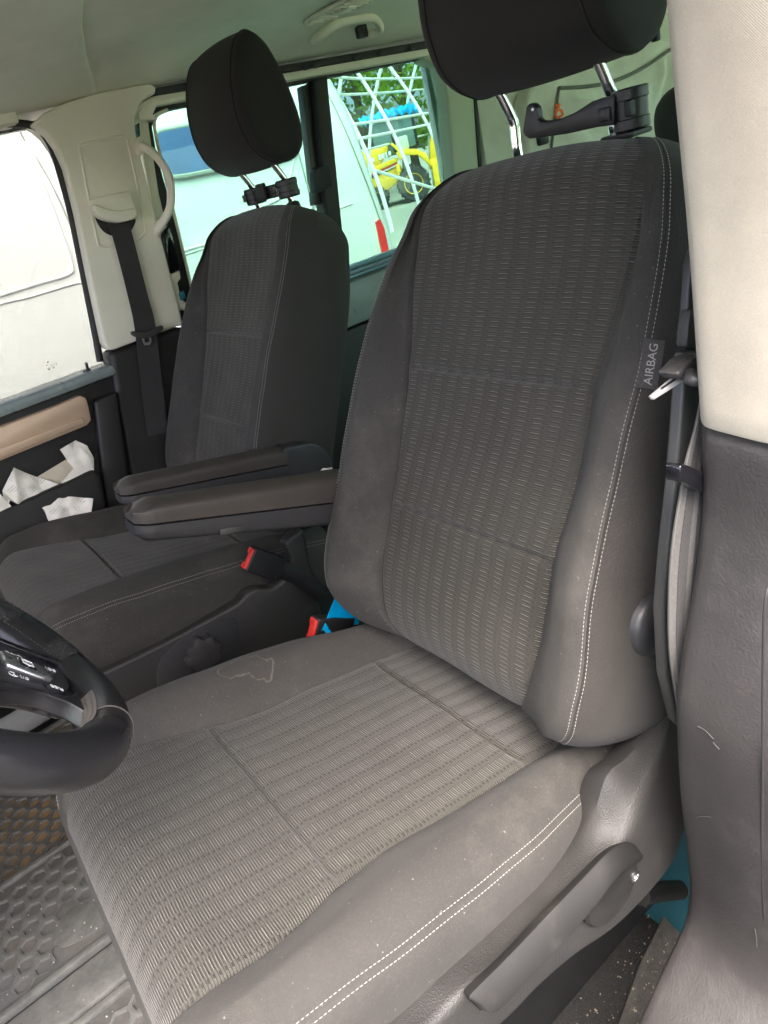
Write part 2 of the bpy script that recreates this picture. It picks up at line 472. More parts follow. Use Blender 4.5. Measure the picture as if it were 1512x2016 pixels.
def ring_tube(path, r, n=14):
    P = np.array(path, float); N = len(P); V = []; F = []
    T = np.roll(P, -1, 0) - np.roll(P, 1, 0); T /= np.linalg.norm(T, axis=1)[:, None]
    nrm = np.cross(P[N // 4] - P[0], P[N // 2] - P[0]); nrm /= np.linalg.norm(nrm)
    rr = [r] * N if np.isscalar(r) else list(r)
    for i in range(N):
        A = np.cross(T[i], nrm); A /= np.linalg.norm(A)
        for k in range(n):
            t = 2 * math.pi * k / n
            V.append(P[i] + rr[i] * (A * math.cos(t) + nrm * math.sin(t)))
    for i in range(N):
        for k in range(n):
            a = i * n + k; b = i * n + (k + 1) % n; c = ((i + 1) % N) * n
            F.append((a, b, c + (k + 1) % n, c + k))
    return V, F

def grid(P, closed_v=False):
    P = np.asarray(P); a, b = P.shape[:2]
    V = P.reshape(-1, 3); F = []
    for i in range(a - 1):
        for j in range(b if closed_v else b - 1):
            j2 = (j + 1) % b
            F.append((i * b + j, i * b + j2, (i + 1) * b + j2, (i + 1) * b + j))
    return V, F

def lathe(prof, c, ax, n=28):
    """prof: (radius, height along ax)"""
    i = 'xyz'.index(ax); V = []; F = []
    for (r, h) in prof:
        for k in range(n):
            t = 2 * math.pi * k / n
            p = [r * math.cos(t), r * math.sin(t)]; p.insert(i, h)
            V.append((p[0] + c[0], p[1] + c[1], p[2] + c[2]))
    for j in range(len(prof) - 1):
        for k in range(n):
            a = j * n + k; b = j * n + (k + 1) % n
            F.append((a, b, b + n, a + n))
    F.append(tuple(range(n))[::-1]); F.append(tuple(range((len(prof) - 1) * n, len(prof) * n)))
    return V, F

def ci(xs, ys, x):
    """smooth monotone interpolation of a table"""
    xs = np.array(xs, float); ys = np.array(ys, float); h = np.diff(xs); d = np.diff(ys) / h
    m = np.zeros(len(xs)); m[0] = d[0]; m[-1] = d[-1]
    for i in range(1, len(xs) - 1):
        m[i] = 0 if d[i - 1] * d[i] <= 0 else 2 * d[i - 1] * d[i] / (d[i - 1] + d[i])
    x = min(max(x, xs[0]), xs[-1]); i = min(max(int(np.searchsorted(xs, x)) - 1, 0), len(h) - 1)
    t = (x - xs[i]) / h[i]
    return (2 * t**3 - 3 * t**2 + 1) * ys[i] + (t**3 - 2 * t**2 + t) * h[i] * m[i] + (-2 * t**3 + 3 * t**2) * ys[i + 1] + (t**3 - t**2) * h[i] * m[i + 1]

def stitches(path, nrm, length=.0032, gap=.0012, r=.00042, lift=.0004):
    """small thread stitches lying along a path on a surface"""
    P = np.array(path, float); D = np.r_[0, np.cumsum(np.linalg.norm(np.diff(P, axis=0), axis=1))]
    Nn = np.array(nrm, float); g = G(); s = 0
    def at(s): return np.array([np.interp(s, D, P[:, i]) for i in range(3)]), np.array([np.interp(s, D, Nn[:, i]) for i in range(3)])
    while s + length < D[-1]:
        a, na = at(s); b, nb = at(s + length); mid, nm = at(s + length / 2)
        t = b - a; t /= np.linalg.norm(t); side = np.cross(t, nm); side /= np.linalg.norm(side)
        v = []
        for q, rr, up in ((a, .4, 0), (mid, 1, 1), (b, .4, 0)):
            base = q + nm * (lift * up - .0001)
            v += [base + side * r * rr, base + nm * r * rr * 1.2, base - side * r * rr]
        g.add((v, [(0, 1, 4, 3), (1, 2, 5, 4), (3, 4, 7, 6), (4, 5, 8, 7)]))
        s += length + gap
    return g.v, g.f

_font = None
def text(name, body, size, mtx, m, parent, depth=.0002):
    cu = bpy.data.curves.new(name, 'FONT'); cu.body = body; cu.size = size; cu.align_x = 'CENTER'; cu.align_y = 'CENTER'; cu.extrude = depth
    t = bpy.data.objects.new('tmp', cu); COL.objects.link(t)
    dg = bpy.context.evaluated_depsgraph_get(); dg.update()
    me = bpy.data.meshes.new_from_object(t.evaluated_get(dg)); bpy.data.objects.remove(t)
    me.transform(mtx); me.materials.clear(); me.materials.append(m)
    o = bpy.data.objects.new(name, me); COL.objects.link(o)
    if parent is not None:
        o.parent = parent
        if parent.type == 'EMPTY' and parent.parent is None: o.location = -Vector(parent.location)
    return o

def fr_mtx(origin, right, up):
    r = Vector(right).normalized(); u = Vector(up); u = (u - r * u.dot(r)).normalized(); n = r.cross(u)
    m = Matrix((r, u, n)).transposed().to_4x4(); m.translation = Vector(origin); return m


# ================================================================== SEATS
TILT = R(26.8); UP = np.array([-math.sin(TILT), 0, math.cos(TILT)]); NB = np.array([math.cos(TILT), 0, math.sin(TILT)])
CT = R(13.8); CU = np.array([math.cos(CT), 0, math.sin(CT)]); CN = np.array([-math.sin(CT), 0, math.cos(CT)])
EY = np.array([0, 1., 0])

def back_half(s, inset):
    wi = ci([-.21, -.15, -.08, 0, .1, .2, .3, .4, .44, .49], [.135, .148, .157, .155, .160, .163, .176, .183, .180, .165], s)
    p = ci([-.21, -.15, -.1, 0, .1, .2, .3, .36, .4, .44, .49], [.225, .242, .246, .238, .236, .236, .226, .218, .208, .198, .185], s)
    b = ci([-.21, -.12, 0, .15, .3, .4, .46], [.030, .050, .054, .046, .030, .014, .008], s)
    c = ci([-.21, -.1, 0, .1, .2, .4, .49], [-.012, .004, .003, -.001, .002, .002, -.004], s)
    W = p + .027
    g = .0035
    ins = cr([(0, c), (wi * .5, c), (wi - .014, c + .0015), (wi - .004, c - .0005), (wi, c - g)], 6)
    bol = cr([(wi, c - g), (wi + .005, c + .003 + .08 * b), (wi + .014, c + .34 * b), (wi + (p - wi) * .45, c + .78 * b), (p - .022, b + .001), (p - .006, b - .003), (p, b - .0075)], 4)
    sid = cr([(p, b - .0075), (p + .006, b - .0085), (p + .018, b - .024), (W - .001, b - .052), (W + .003, -.055), (W, -.10), (W - .016, -.132), (W - .055, -.146), (W * .5, -.150), (0, -.150)], 4)
    def sc(A):
        A = A.copy(); A[:, 0] *= (W - inset) / W; n0 = -.06; k = max(.12, (.088 - inset) / .088); A[:, 1] = n0 + (A[:, 1] - n0) * k; return A
    return sc(ins), sc(bol), sc(sid)

def cush_half(s, inset):
    wi = ci([-.16, -.1, -.05, 0, .1, .2, .28, .33, .38, .45, .52], [.14, .146, .160, .160, .160, .158, .167, .180, .190, .190, .190], s)
    p = ci([-.16, -.08, 0, .1, .2, .3, .4, .46, .52], [.232, .236, .246, .262, .270, .272, .268, .258, .245], s)
    b = ci([-.16, 0, .1, .3, .42, .5], [.022, .038, .043, .042, .028, .010], s)
    c = ci([-.16, 0, .15, .3, .42, .5], [0, 0, .000, .002, .004, .0], s)
    W = p + .014; g = .004
    ins = cr([(0, c + .003), (wi * .5, c + .002), (wi - .016, c + .001), (wi - .004, c - .0005), (wi, c - g)], 6)
    bol = cr([(wi, c - g), (wi + .005, c + .004), (wi + .018, c + .018), (wi + (p - wi) * .5, b), (p - .028, b - .002), (p - .010, b - .012), (p, b - .024)], 4)
    sid = cr([(p, b - .024), (p + .006, b - .030), (p + .012, b - .044), (W, -.035), (W + .002, -.075), (W - .004, -.11), (W - .03, -.135), (W * .5, -.14), (0, -.14)], 4)
    def sc(A):
        A = A.copy(); A[:, 0] *= (W - inset * .9) / W; n0 = -.07; k = max(.1, (.075 - inset) / .075); A[:, 1] = n0 + (A[:, 1] - n0) * k; return A
    return sc(ins), sc(bol), sc(sid)

def stations(lo, rlo, hi, rhi, n, extra=()):
    st = [(lo - rlo * math.sin(t), rlo * (1 - math.cos(t))) for t in np.linspace(math.pi / 2, 0, 12)[:-1]] if rlo else []
    mid = sorted(set(list(np.linspace(lo, hi, n)) + list(extra)))
    st += [(s, 0) for s in mid]
    if rhi: st += [(hi + rhi * math.sin(t), rhi * (1 - math.cos(t))) for t in np.linspace(0, math.pi / 2, 14)[1:]]
    return st

def upholstery(half, st, org, up, nn, parent, grooves, ins_m, vkey, tag=''):
    """insert, two bolsters and outer cover of one cushion, plus seam stitching"""
    ins, bl, br, sd_ = [], [], [], []
    org = np.array(org, float)
    def P3(s, a):
        dr = -.50 * a[0] ** 2 * max(0., min(1., (s - .28) / .18)) if nn is NB else 0
        w_ = .0008 * (math.sin(31 * s + 9 * a[0]) + math.sin(19 * s - 37 * a[0] + 1) + .5 * math.sin(67 * s + 41 * a[0]))
        if nn is CN:
            w_ += .0016 * math.sin((s * .8 - a[0] * .5) * 700) * math.exp(-((s - .075) / .016) ** 2 - ((a[0] - .222) / .022) ** 2)
            w_ += .0011 * math.sin((s + a[0] * .4) * 420) * math.exp(-((s + .045) / .025) ** 2 - ((abs(a[0]) - .20) / .03) ** 2)
        return org + (s + dr) * up + a[0] * EY + (a[1] + w_) * nn
    uv = []; vlen = 0; prev = None
    lines = {k: ([], []) for k in ('a+', 'b+', 'a-', 'b-')}
    for (s, i_) in st:
        A, B, C = half(s, i_)
        A = A.copy()
        ef_ = 1 - (np.abs(A[:, 0]) / np.abs(A[:, 0]).max()) ** 10
        for g0 in grooves: A[:, 1] -= ef_ * .0080 * math.exp(-((s - g0) / .0036) ** 2) - .0022 * math.exp(-((s - g0) / .022) ** 2)
        full = np.vstack([A[::-1] * [-1, 1], A[1:]])
        row = [P3(s, a) for a in full]; ins.append(row)
        if prev is not None: vlen += np.linalg.norm(row[len(row) // 2] - prev)
        prev = row[len(row) // 2]
        uv += [(a[0], vlen) for a in full]
        br.append([P3(s, a) for a in B]); bl.append([P3(s, a * [-1, 1]) for a in B])
        back = np.vstack([C, C[::-1][1:] * [-1, 1]])
        sd_.append([P3(s, a) for a in back])
        for sg, q in ((1, '+'), (-1, '-')):
            for key, arr, ix in (('a', B, -3 if nn is NB else -2), ('b', C, 3 if nn is NB else 2)):
                a = arr[ix] * [sg, 1]; t = (arr[ix + 1] - arr[ix - 1]) * [sg, 1]; nv = np.array([-t[1], t[0]]) * sg; nv = nv / np.linalg.norm(nv)
                lines[key + q][0].append(P3(s, a)); lines[key + q][1].append(nv[0] * EY + nv[1] * nn)
    V, F = grid(ins); mk('insert', V, F, ins_m, parent, uv=uv)
    V, F = grid(br); mk('bolster', V, F, M['cloth'], parent)
    V, F = grid(bl); mk('bolster', V, F, M['cloth_stained'] if (nn is CN and org[1] > 0) else M['cloth'], parent)
    V, F = grid(sd_); g = G(); g.add((V, F))
    nb = len(sd_[0]); na = len(br[0])
    for e in (0, -1):   # close both ends
        loop = list(ins[e]) + list(br[e][1:]) + list(sd_[e][1:]) + list(bl[e][::-1][1:-1])
        g.add((loop, [tuple(range(len(loop)))]))
    mk('outer_cover', g.v, g.f, M['cloth'] if nn is CN else M['side_cloth'], parent)
    g = G()
    for k_, (p_, n_) in lines.items(): g.add(stitches(p_, n_))
    mk('stitching', g.v, g.f, M['thread'], parent, smooth=False, kind='stuff')
    g = G()
    for g0 in grooves:
        A, B, C = half(g0 + .006, 0)
        full = np.vstack([A[::-1] * [-1, 1], A[1:]])
        g.add(stitches([P3(g0 + .0065, a) + nn * .0002 for a in full], [nn] * len(full), .0028, .0022, .0004, .0002))
    if g.v: mk('cross_stitching', g.v, g.f, M['thread_dark'], parent, smooth=False, kind='stuff')

def headrest(parent, yc, dx, tilt=0):
    prof = [(-.241, 1.345), (-.216, 1.291), (-.206, 1.24), (-.207, 1.200), (-.222, 1.158), (-.262, 1.130), (-.305, 1.128), (-.333, 1.146), (-.343, 1.191), (-.338, 1.245), (-.325, 1.300), (-.305, 1.345), (-.275, 1.366)]
    P = cr([(x + dx, z) for x, z in prof], 5, closed=True)
    cen = P.mean(0); rows = []; mid = []
    ys = []
    for t in np.linspace(-1, 1, 31):
        y = .108 * t
        k = 1 - .035 * t * t
        A = cen + (P - cen) * k; A[:, 0] -= .006 * t * t
        mid.append([(a[0], yc + y, a[1]) for a in A])
    hr = mk('headrest_pad', *grid(mid, closed_v=True), M['head_cloth'], parent)
    for sg in (-1, 1):
        rows = []
        for (dy, k, nx) in ((.108, .965, 0), (.1095, .955, 0), (.113, .960, 0), (.121, .93, 0), (.1275, .86, 0), (.131, .74, 0), (.132, .5, 0), (.132, .2, 0), (.132, .02, 0)):
            A = cen + (P - cen) * k; A[:, 0] -= .006
            rows.append([(a[0], yc + sg * dy, a[1]) for a in A])
        V, F = grid(rows, closed_v=True); nl = len(rows[0]); F.append(tuple(range((len(rows) - 1) * nl, len(rows) * nl)))
        mk('headrest_side', V, F, M['head_cloth'], parent)
        mk('headrest_seam', *ring_tube([(x, yc + sg * .1088, z) for x, z in [((cen + (p - cen) * .967)[0] - .006, (cen + (p - cen) * .967)[1]) for p in P]], .0013, 6), M['head_cloth'], parent)
    for sg in (-1, 1):
        y = yc + sg * .0755
        path = cr([(-.306 + dx, y, 1.035), (-.300 + dx, y, 1.065), (-.301 + dx, y, 1.092), (-.293 + dx, y, 1.112), (-.275 + dx, y, 1.145)], 6)
        mk('headrest_post', *tube(path, .0066, 16), M['chrome'], parent)
        pr = [(.0, 0), (.021, 0), (.022, .006), (.018, .013), (.010, .016), (.0, .016)]
        V, F = lathe([(max(r, .0005), h) for r, h in pr], (0, 0, 0), 'z', 24)
        V = [(-.300 + dx + v[0] * .75, y + v[1], 1.038 + v[2] + v[0] * -.1) for v in V]
        mk('post_guide', V, F, M['smooth_plastic'], parent)

def armrest(parent, yc, root, tip, hr_, ht, w=.058):
    root = np.array(root); tip = np.array(tip); N = 26; top = []; low = []
    ax = tip - root; L = np.linalg.norm(ax); ax = ax / L; nz = np.array([-ax[1], ax[0]])
    for i in range(N + 1):
        t = i / N; c = root + ax * L * t; h = hr_ + (ht - hr_) * t
        e = 1.0
        if t > .93: e = math.sqrt(max(0, 1 - ((t - .93) / .07) ** 2)) * .55 + .45 * (1 - (t - .93) / .07)
        if t < .05: e = .75 + 5 * t
        e = max(e, .12)
        hw = w / 2 * (.9 + .1 * e) if e > .5 else w / 2 * (.55 + .8 * e)
        split = -h * .52
        up_ = [(-hw, split + .0015), (-hw, -h * .2), (-hw * .86, -h * .07 * e - (1 - e) * h * .4), (-hw * .5, 0 - (1 - e) * h * .42), (0, .003 - (1 - e) * h * .42), (hw * .5, 0 - (1 - e) * h * .42), (hw * .86, -h * .07 * e - (1 - e) * h * .4), (hw, -h * .2), (hw, split + .0015)]
        dn = [(hw * .975, split - .0015), (hw * .975, -h * .8), (hw * .8, -h * (.97 if e > .5 else .8)), (0, -h * (1 if e > .5 else .85)), (-hw * .8, -h * (.97 if e > .5 else .8)), (-hw * .975, -h * .8), (-hw * .975, split - .0015)]
        def q(l): return [(c[0] + nz[0] * b, yc + a, c[1] + nz[1] * b) for a, b in cr(l, 4)]
        top.append(q(up_)); low.append(q(dn))
    for rows, nm, m_ in ((top, 'armrest_pad', M['leather_soft']), (low, 'armrest_shell', M['smooth_plastic'])):
        V, F = grid(rows, closed_v=True); b = len(rows[0]); F.append(tuple(range(b))); F.append(tuple(range(N * b, (N + 1) * b)))
        mk(nm, V, F, m_, parent)
    c = root + ax * L * .63
    mk('armrest_button', *box((c[0] - nz[0] * hr_ * .0 + nz[0] * -.9 * (hr_ + (ht - hr_) * .7), yc + w / 2 * .9, c[1] + nz[1] * -.9 * (hr_ + (ht - hr_) * .7)), (.034, .008, .010), .002, 2, Matrix.Rotation(-math.atan2(ax[1], ax[0]), 3, 'Y')), M['plastic'], parent)

M['leather_soft'] = mat('armrest_leatherette', (.046, .038, .034), .5, grain=800, gstr=.4, gdist=.0004, dust=((.16, .14, .12), .25, 10))

def seat(yc, dx, label, sgn):
    """sgn: +1 when the outer side of the seat is at +Y"""
    t = thing('car_seat', label, 'car seat', (.15 + dx, yc, 0), 'front seats of the van')
    B0 = (-.025 + dx, yc, .647); C0 = (.083 + dx, yc, .415)
    bs = thing_part('backrest', t)
    upholstery(back_half, stations(-.150, .055, .418, .060, 84, [.2 + d for d in (-.006, -.003, 0, .003, .006)] + [.0 + d for d in (-.006, -.003, 0, .003, .006)]), B0, UP, NB, bs, (.2, .0), M['back_insert'], 0)
    cs = thing_part('seat_cushion', t)
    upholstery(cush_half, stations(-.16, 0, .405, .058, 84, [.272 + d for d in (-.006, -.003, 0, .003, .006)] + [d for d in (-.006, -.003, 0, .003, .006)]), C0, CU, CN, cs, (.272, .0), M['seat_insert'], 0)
    hs = thing_part('headrest', t)
    headrest(hs, yc, dx)
    return t, bs, cs

def thing_part(name, root):
    """a part that only gathers its sub-parts"""
    o = bpy.data.objects.new(name, None); COL.objects.link(o); o.parent = root
    o.location = -Vector(root.location); o.empty_display_size = .03
    return o

# driver's seat
ds, dback, dcush = seat(.43, 0, "driver's seat nearest the camera with airbag tag and grey pumping lever", 1)
armrest(ds, .160, (-.035, .675), (.300, .782), .086, .050)
# airbag tag sewn into the side seam
tag_c = np.array((-.1005, .6712, .8637)); tn = np.array((.51, .76, .40)); tn /= np.linalg.norm(tn)
tu = UP - tn * (UP @ tn); tu /= np.linalg.norm(tu); tv = np.cross(tu, tn); tv = tv if tv[1] > 0 else -tv
tag_c = tag_c + tn * .0022

tag = mk('airbag_tag', *box((0, 0, 0), (.047, .020, .0016), .0005, 1, Matrix((Vector(tu), Vector(-tv), Vector(tn))).transposed()), M['tag_cloth'], dback)
for v in tag.data.vertices: v.co += Vector(tag_c)
text('airbag_lettering', 'AIRBAG', .0115, fr_mtx(tag_c + tn * .0012, tu, -tv), M['thread'], dback)

# side valance with its shoulder
r0 = [(-0.061, 0.690, 0.461), (0.002, 0.698, 0.462), (0.037, 0.702, 0.466), (0.070, 0.703, 0.469), (0.109, 0.703, 0.423), (0.176, 0.703, 0.417), (0.253, 0.703, 0.433), (0.322, 0.703, 0.444), (0.375, 0.703, 0.453), (0.444, 0.703, 0.462)]
r1 = [(-0.062, 0.694, 0.466), (-0.015, 0.712, 0.454), (0.025, 0.724, 0.445), (0.059, 0.731, 0.434), (0.098, 0.735, 0.418), (0.175, 0.737, 0.417), (0.246, 0.737, 0.431), (0.309, 0.737, 0.447), (0.357, 0.737, 0.449), (0.423, 0.737, 0.469)]
r3 = [(-0.059, 0.700, 0.430), (-0.037, 0.722, 0.387), (-0.020, 0.735, 0.366), (0.005, 0.741, 0.332), (0.042, 0.744, 0.318), (0.124, 0.744, 0.323), (0.195, 0.744, 0.352), (0.246, 0.744, 0.365), (0.298, 0.744, 0.371), (0.371, 0.744, 0.399)]
A0, A1, A3 = np.array(r0), np.array(r1), np.array(r3)
q = lambda a, b, t: a * (1 - t) + b * t
rows = [A0 + [0, -.03, -.02], A0 + [0, -.008, -.002], A0, q(A0, A1, .45) + [0, 0, .0015]]
fa, fm, fb = q(A0, A1, .72), A1 + [0, .004, .002], q(A1, A3, .13) + [0, .004, 0]
rows += [fa * (1 - t) ** 2 + fm * 2 * t * (1 - t) + fb * t * t for t in np.linspace(0, 1, 8)]
rows += [q(A1, A3, .3) + [0, .004, 0], q(A1, A3, .6) + [0, .004, 0], q(A1, A3, .9) + [0, .002, 0], A3, A3 + [0, -.006, .001], A3 + [0, -.06, .002]]
rows = [cr(r_, 6) for r_ in rows]
mk('side_valance', *grid(rows), M['valance'], ds)
# height lever
lev = thing_part('height_lever', ds)
Ua = cr([(0.325, 0.752, 0.462), (0.318, 0.752, 0.463), (0.276, 0.752, 0.461), (0.215, 0.752, 0.460), (0.163, 0.752, 0.459), (0.135, 0.752, 0.458), (0.110, 0.750, 0.446), (0.090, 0.748, 0.423), (0.078, 0.747, 0.393)], 4)
La = cr([(0.322, 0.764, 0.456), (0.308, 0.768, 0.438), (0.270, 0.770, 0.440), (0.214, 0.770, 0.437), (0.178, 0.770, 0.439), (0.153, 0.769, 0.442), (0.129, 0.766, 0.436), (0.104, 0.760, 0.415), (0.084, 0.752, 0.395)], 4)
rows = []
for u_, l_ in zip(Ua, La):
    u_, l_ = np.array(u_), np.array(l_); w_ = l_ - u_; L_ = np.linalg.norm(w_); w_ = w_ / L_; nb_ = np.array((0, .8, .6)); nb_ = nb_ - w_ * (nb_ @ w_); nb_ /= np.linalg.norm(nb_)
    rr_ = min(.0045, L_ * .4); sec = [(0, -.012), (0, -rr_), (rr_ * .3, -rr_ * .3), (rr_, 0), (L_ * .5, .0008), (L_ - rr_, 0), (L_ - rr_ * .3, -rr_ * .3), (L_, -rr_), (L_, -.012)]
    rows.append([u_ + w_ * a_ + nb_ * h_ for a_, h_ in sec])
V, F = grid(rows); n_s = len(rows[0]); F.append(tuple(range(n_s))); F.append(tuple(range((len(rows) - 1) * n_s, len(rows) * n_s)))
mk('lever_bar', V, F, M['lever'], lev)
bc = [(0.136, 0.400)][0]
mk('lever_hub', *lathe([(.042, .742), (.042, .7505), (.039, .7535), (.001, .7535)], (bc[0], 0, bc[1]), 'y', 40), M['lever'], lev)
sc_ = [(0.103, 0.388)][0]
mk('lever_screw', *lathe([(.0065, .745), (.0065, .7550), (.0045, .7558), (.0042, .7540), (.0005, .7540)], (sc_[0], 0, sc_[1]), 'y', 16), M['clear_plastic'], lev)
mk('seat_base', *box((.15, .43, .16), (.50, .40, .32), .01), M['black'], ds)
mk('adjuster_tube', *tube([(0.022, 0.690, 0.200), (-0.016, 0.690, 0.166), (-0.057, 0.690, 0.124)], .0125, 20), M['lever'], ds)
for px in [(-0.048, 0.637, 0.043), (-0.050, 0.637, 0.015), (-0.050, 0.637, -0.010), (-0.051, 0.637, -0.036)]:
    mk('base_hole', *lathe([(.0032, 0), (.0032, .001), (.0005, .001)], px, 'y', 10), M['thread_dark'], ds)
kc = [(-0.034, 0.604)][0]
mk('recliner_cover', *lathe([(.036, .672), (.036, .700), (.032, .706), (.020, .710), (.001, .711)], (kc[0], 0, kc[1]), 'y', 36), M['smooth_plastic'], ds)

def buckle(parent, yc, top):
    a = Vector((.68, 0, .73)) if yc < 0 else Vector((.84, 0, .54)); b = Vector((-a.z, 0, a.x)); r = Matrix((a, Vector((0, 1, 0)), b)).transposed()
    top = Vector((top[0], yc, top[1]))
    bk = mk('belt_buckle', *box(top - a * .040, (.078, .026, .050), .004, 3, r), M['black'], parent)
    e = G(); e.add(box(top - a * .001 + b * .015, (.006, .019, .012), .002, 2, r)); e.add(box(top - a * .001 - b * .016, (.006, .019, .012), .002, 2, r)); e.add(box(top - a * .001 + Vector((0, .004 if yc < 0 else .002, 0)), (.006, .012 if yc < 0 else .018, .040), .002, 2, r))
    mk('release_button', e.v, e.f, M['red'], bk)
    mk('buckle_stalk', *tube([top - a * .07, top - a * .12, top - a * .18 + Vector((0, 0, -.03))], .012, 10, flat=1.6), M['black'], bk)
buckle(ds, .128, (.106, .428))

# ---- passenger seat
ps, pback, pcush = seat(-.43, -.061, "front passenger seat with pale crumpled paper on its cushion", -1)
pa = [(0.247, 0.721), (-0.065, 0.648), (-0.165, 0.622)]
armrest(ps, -.142, (pa[1][0] - .0, pa[1][1]), pa[0], .062, .046)
hp = [(-0.059, 0.644), (-0.091, 0.641), (-0.124, 0.631), (-0.146, 0.610), (-0.154, 0.577), (-0.143, 0.541), (-0.112, 0.502), (-0.063, 0.509), (-0.046, 0.547), (-0.054, 0.589)]
mk('armrest_hinge_cover', *prism([tuple(p) for p in cr(hp, 3, closed=True)], 'y', -.165, -.122, .006, 3), M['smooth_plastic'], ps)
pv = [(0.455, 0.416), (0.428, 0.414), (0.285, 0.401), (0.167, 0.396), (0.133, 0.395), (0.108, 0.405), (0.089, 0.403), (0.059, 0.385), (0.032, 0.387), (0.004, 0.406), (-0.005, 0.430), (-0.001, 0.460), (-0.019, 0.466), (-0.051, 0.471), (-0.046, 0.431), (-0.032, 0.343), (-0.026, 0.239), (0.050, 0.013), (0.557, 0.185)]
mk('side_valance', *prism(pv, 'y', -.160, -.126, .007, 3), M['valance'], ps)
kc = [(0.237, 0.347)][0]
pk = [(kc[0] + (.034 + .0035 * math.cos(8 * a)) * math.cos(a), kc[1] + (.034 + .0035 * math.cos(8 * a)) * math.sin(a)) for a in np.linspace(0, 2 * math.pi, 64, endpoint=False)]
mk('adjuster_knob', *prism(pk, 'y', -.128, -.104, .003, 2), M['plastic'], ps)
pk = [(0.309, 0.376), (0.245, 0.393), (0.174, 0.381), (0.148, 0.359), (0.175, 0.282), (0.201, 0.219), (0.348, 0.251), (0.335, 0.332)]
mk('valance_recess', *prism([tuple(p) for p in cr(pk, 4, closed=True)], 'y', -.130, -.1245, .002, 2), M['smooth_plastic'], ps)
mk('seat_base', *box((.09, -.43, .14), (.50, .52, .28), .01), M['black'], ps)
bt = [(0.085, 0.479)][0]
buckle(ps, -.118, bt)

# ================================================================== HEADREST HOOKS
hk = thing('headrest_hook', "black plastic coat hook clipped round the outer headrest post of the driver's seat", 'hook', (-.30, .46, 1.06), 'hooks clamped on the headrest posts')
out = [(0.394, 1.108), (0.399, 1.110), (0.405, 1.109), (0.410, 1.104), (0.411, 1.097), (0.410, 1.092), (0.415, 1.088), (0.426, 1.086), (0.444, 1.086), (0.463, 1.088), (0.476, 1.091), (0.490, 1.095), (0.505, 1.096), (0.521, 1.095), (0.518, 1.066), (0.495, 1.068), (0.451, 1.068), (0.405, 1.071), (0.392, 1.072), (0.385, 1.077), (0.383, 1.082)]
mk('hook_arm', *prism(out, 'x', -.294, -.283, .0022, 2), M['hook'], hk)
bcn = [(0.527, 1.079)][0]
V, F = lathe([(.0180, -.021), (.0200, -.0195), (.0200, -.010), (.0188, -.009), (.0188, .009), (.0200, .010), (.0200, .0195), (.0180, .021), (.001, .0215)], (-.306, bcn[0] - .002, bcn[1] - .001), 'z', 32)
mk('clamp_barrel', V, F, M['hook'], hk)
mk('clamp_latch', *box((-.286, bcn[0] - .019, bcn[1]), (.014, .016, .014), .002), M['hook'], hk)
mk('clamp_window', *box((-.291, bcn[0] + .008, bcn[1]), (.012, .009, .016), .002), M['black'], hk)
mk('clamp_foot', *box((-.305, bcn[0] - .010, bcn[1] - .026), (.038, .046, .006), .003), M['plastic'], hk)
sw = [(0.405, 1.103)][0]
mk('rivet', *lathe([(.0022, -.284), (.0022, -.2815), (.0004, -.2812)], (0, sw[0], sw[1]), 'x', 10), M['clear_plastic'], hk)

hk2 = thing('headrest_hook', "folded black hook clamp bridging both headrest posts of the front passenger seat", 'hook', (-.36, -.43, 1.06), 'hooks clamped on the headrest posts')
for (yy, zc, hh) in ((-.355, 1.081, .036), (-.506, 1.081, .034)):
    V, F = lathe([(.021, -hh / 2), (.0235, -hh / 2 + .003), (.0235, -.007), (.022, -.006), (.022, .006), (.0235, .007), (.0235, hh / 2 - .003), (.021, hh / 2), (.001, hh / 2)], (-.362, yy, zc), 'z', 28)
    mk('clamp_barrel', V, F, M['hook'], hk2)
    mk('clamp_latch', *box((-.344, yy - .010, zc), (.014, .018, .016), .002), M['gloss'], hk2)
mk('hook_arm', *box((-.350, -.430, 1.082), (.012, .110, .026), .003), M['hook'], hk2)
mk('folded_tip', *box((-.338, -.425, 1.086), (.010, .034, .034), .003), M['black'], hk2)

# ================================================================== STEERING WHEEL
WC = np.array([.557, .419, .854]); TA = .987
E1 = -np.array([math.cos(TA), 0, math.sin(TA)]); E2 = np.array([0, 1., 0]); EN = np.array([-math.sin(TA), 0, math.cos(TA)])
wh = thing('steering_wheel', 'black leather steering wheel turned sideways with cruise control buttons', 'steering wheel', tuple(WC))
def W3(a, b, h=0): return WC + a * E1 + b * E2 + h * EN
th = np.linspace(0, 2 * math.pi, 120, endpoint=False)
rim = [W3(.187 * math.cos(t), .187 * math.sin(t)) for t in th]
rr = [.0205 + .0025 * math.exp(-((t - 5.6) / .25) ** 2) + .0022 * math.exp(-((t - .75) / .35) ** 2) + .0015 * math.exp(-((t - 0) / .3) ** 2) + .0015 * math.exp(-((t - 6.283) / .3) ** 2) for t in th]
V, F = ring_tube(rim, rr, 26)
rimo = mk('rim', V, F, M['leather'], wh)
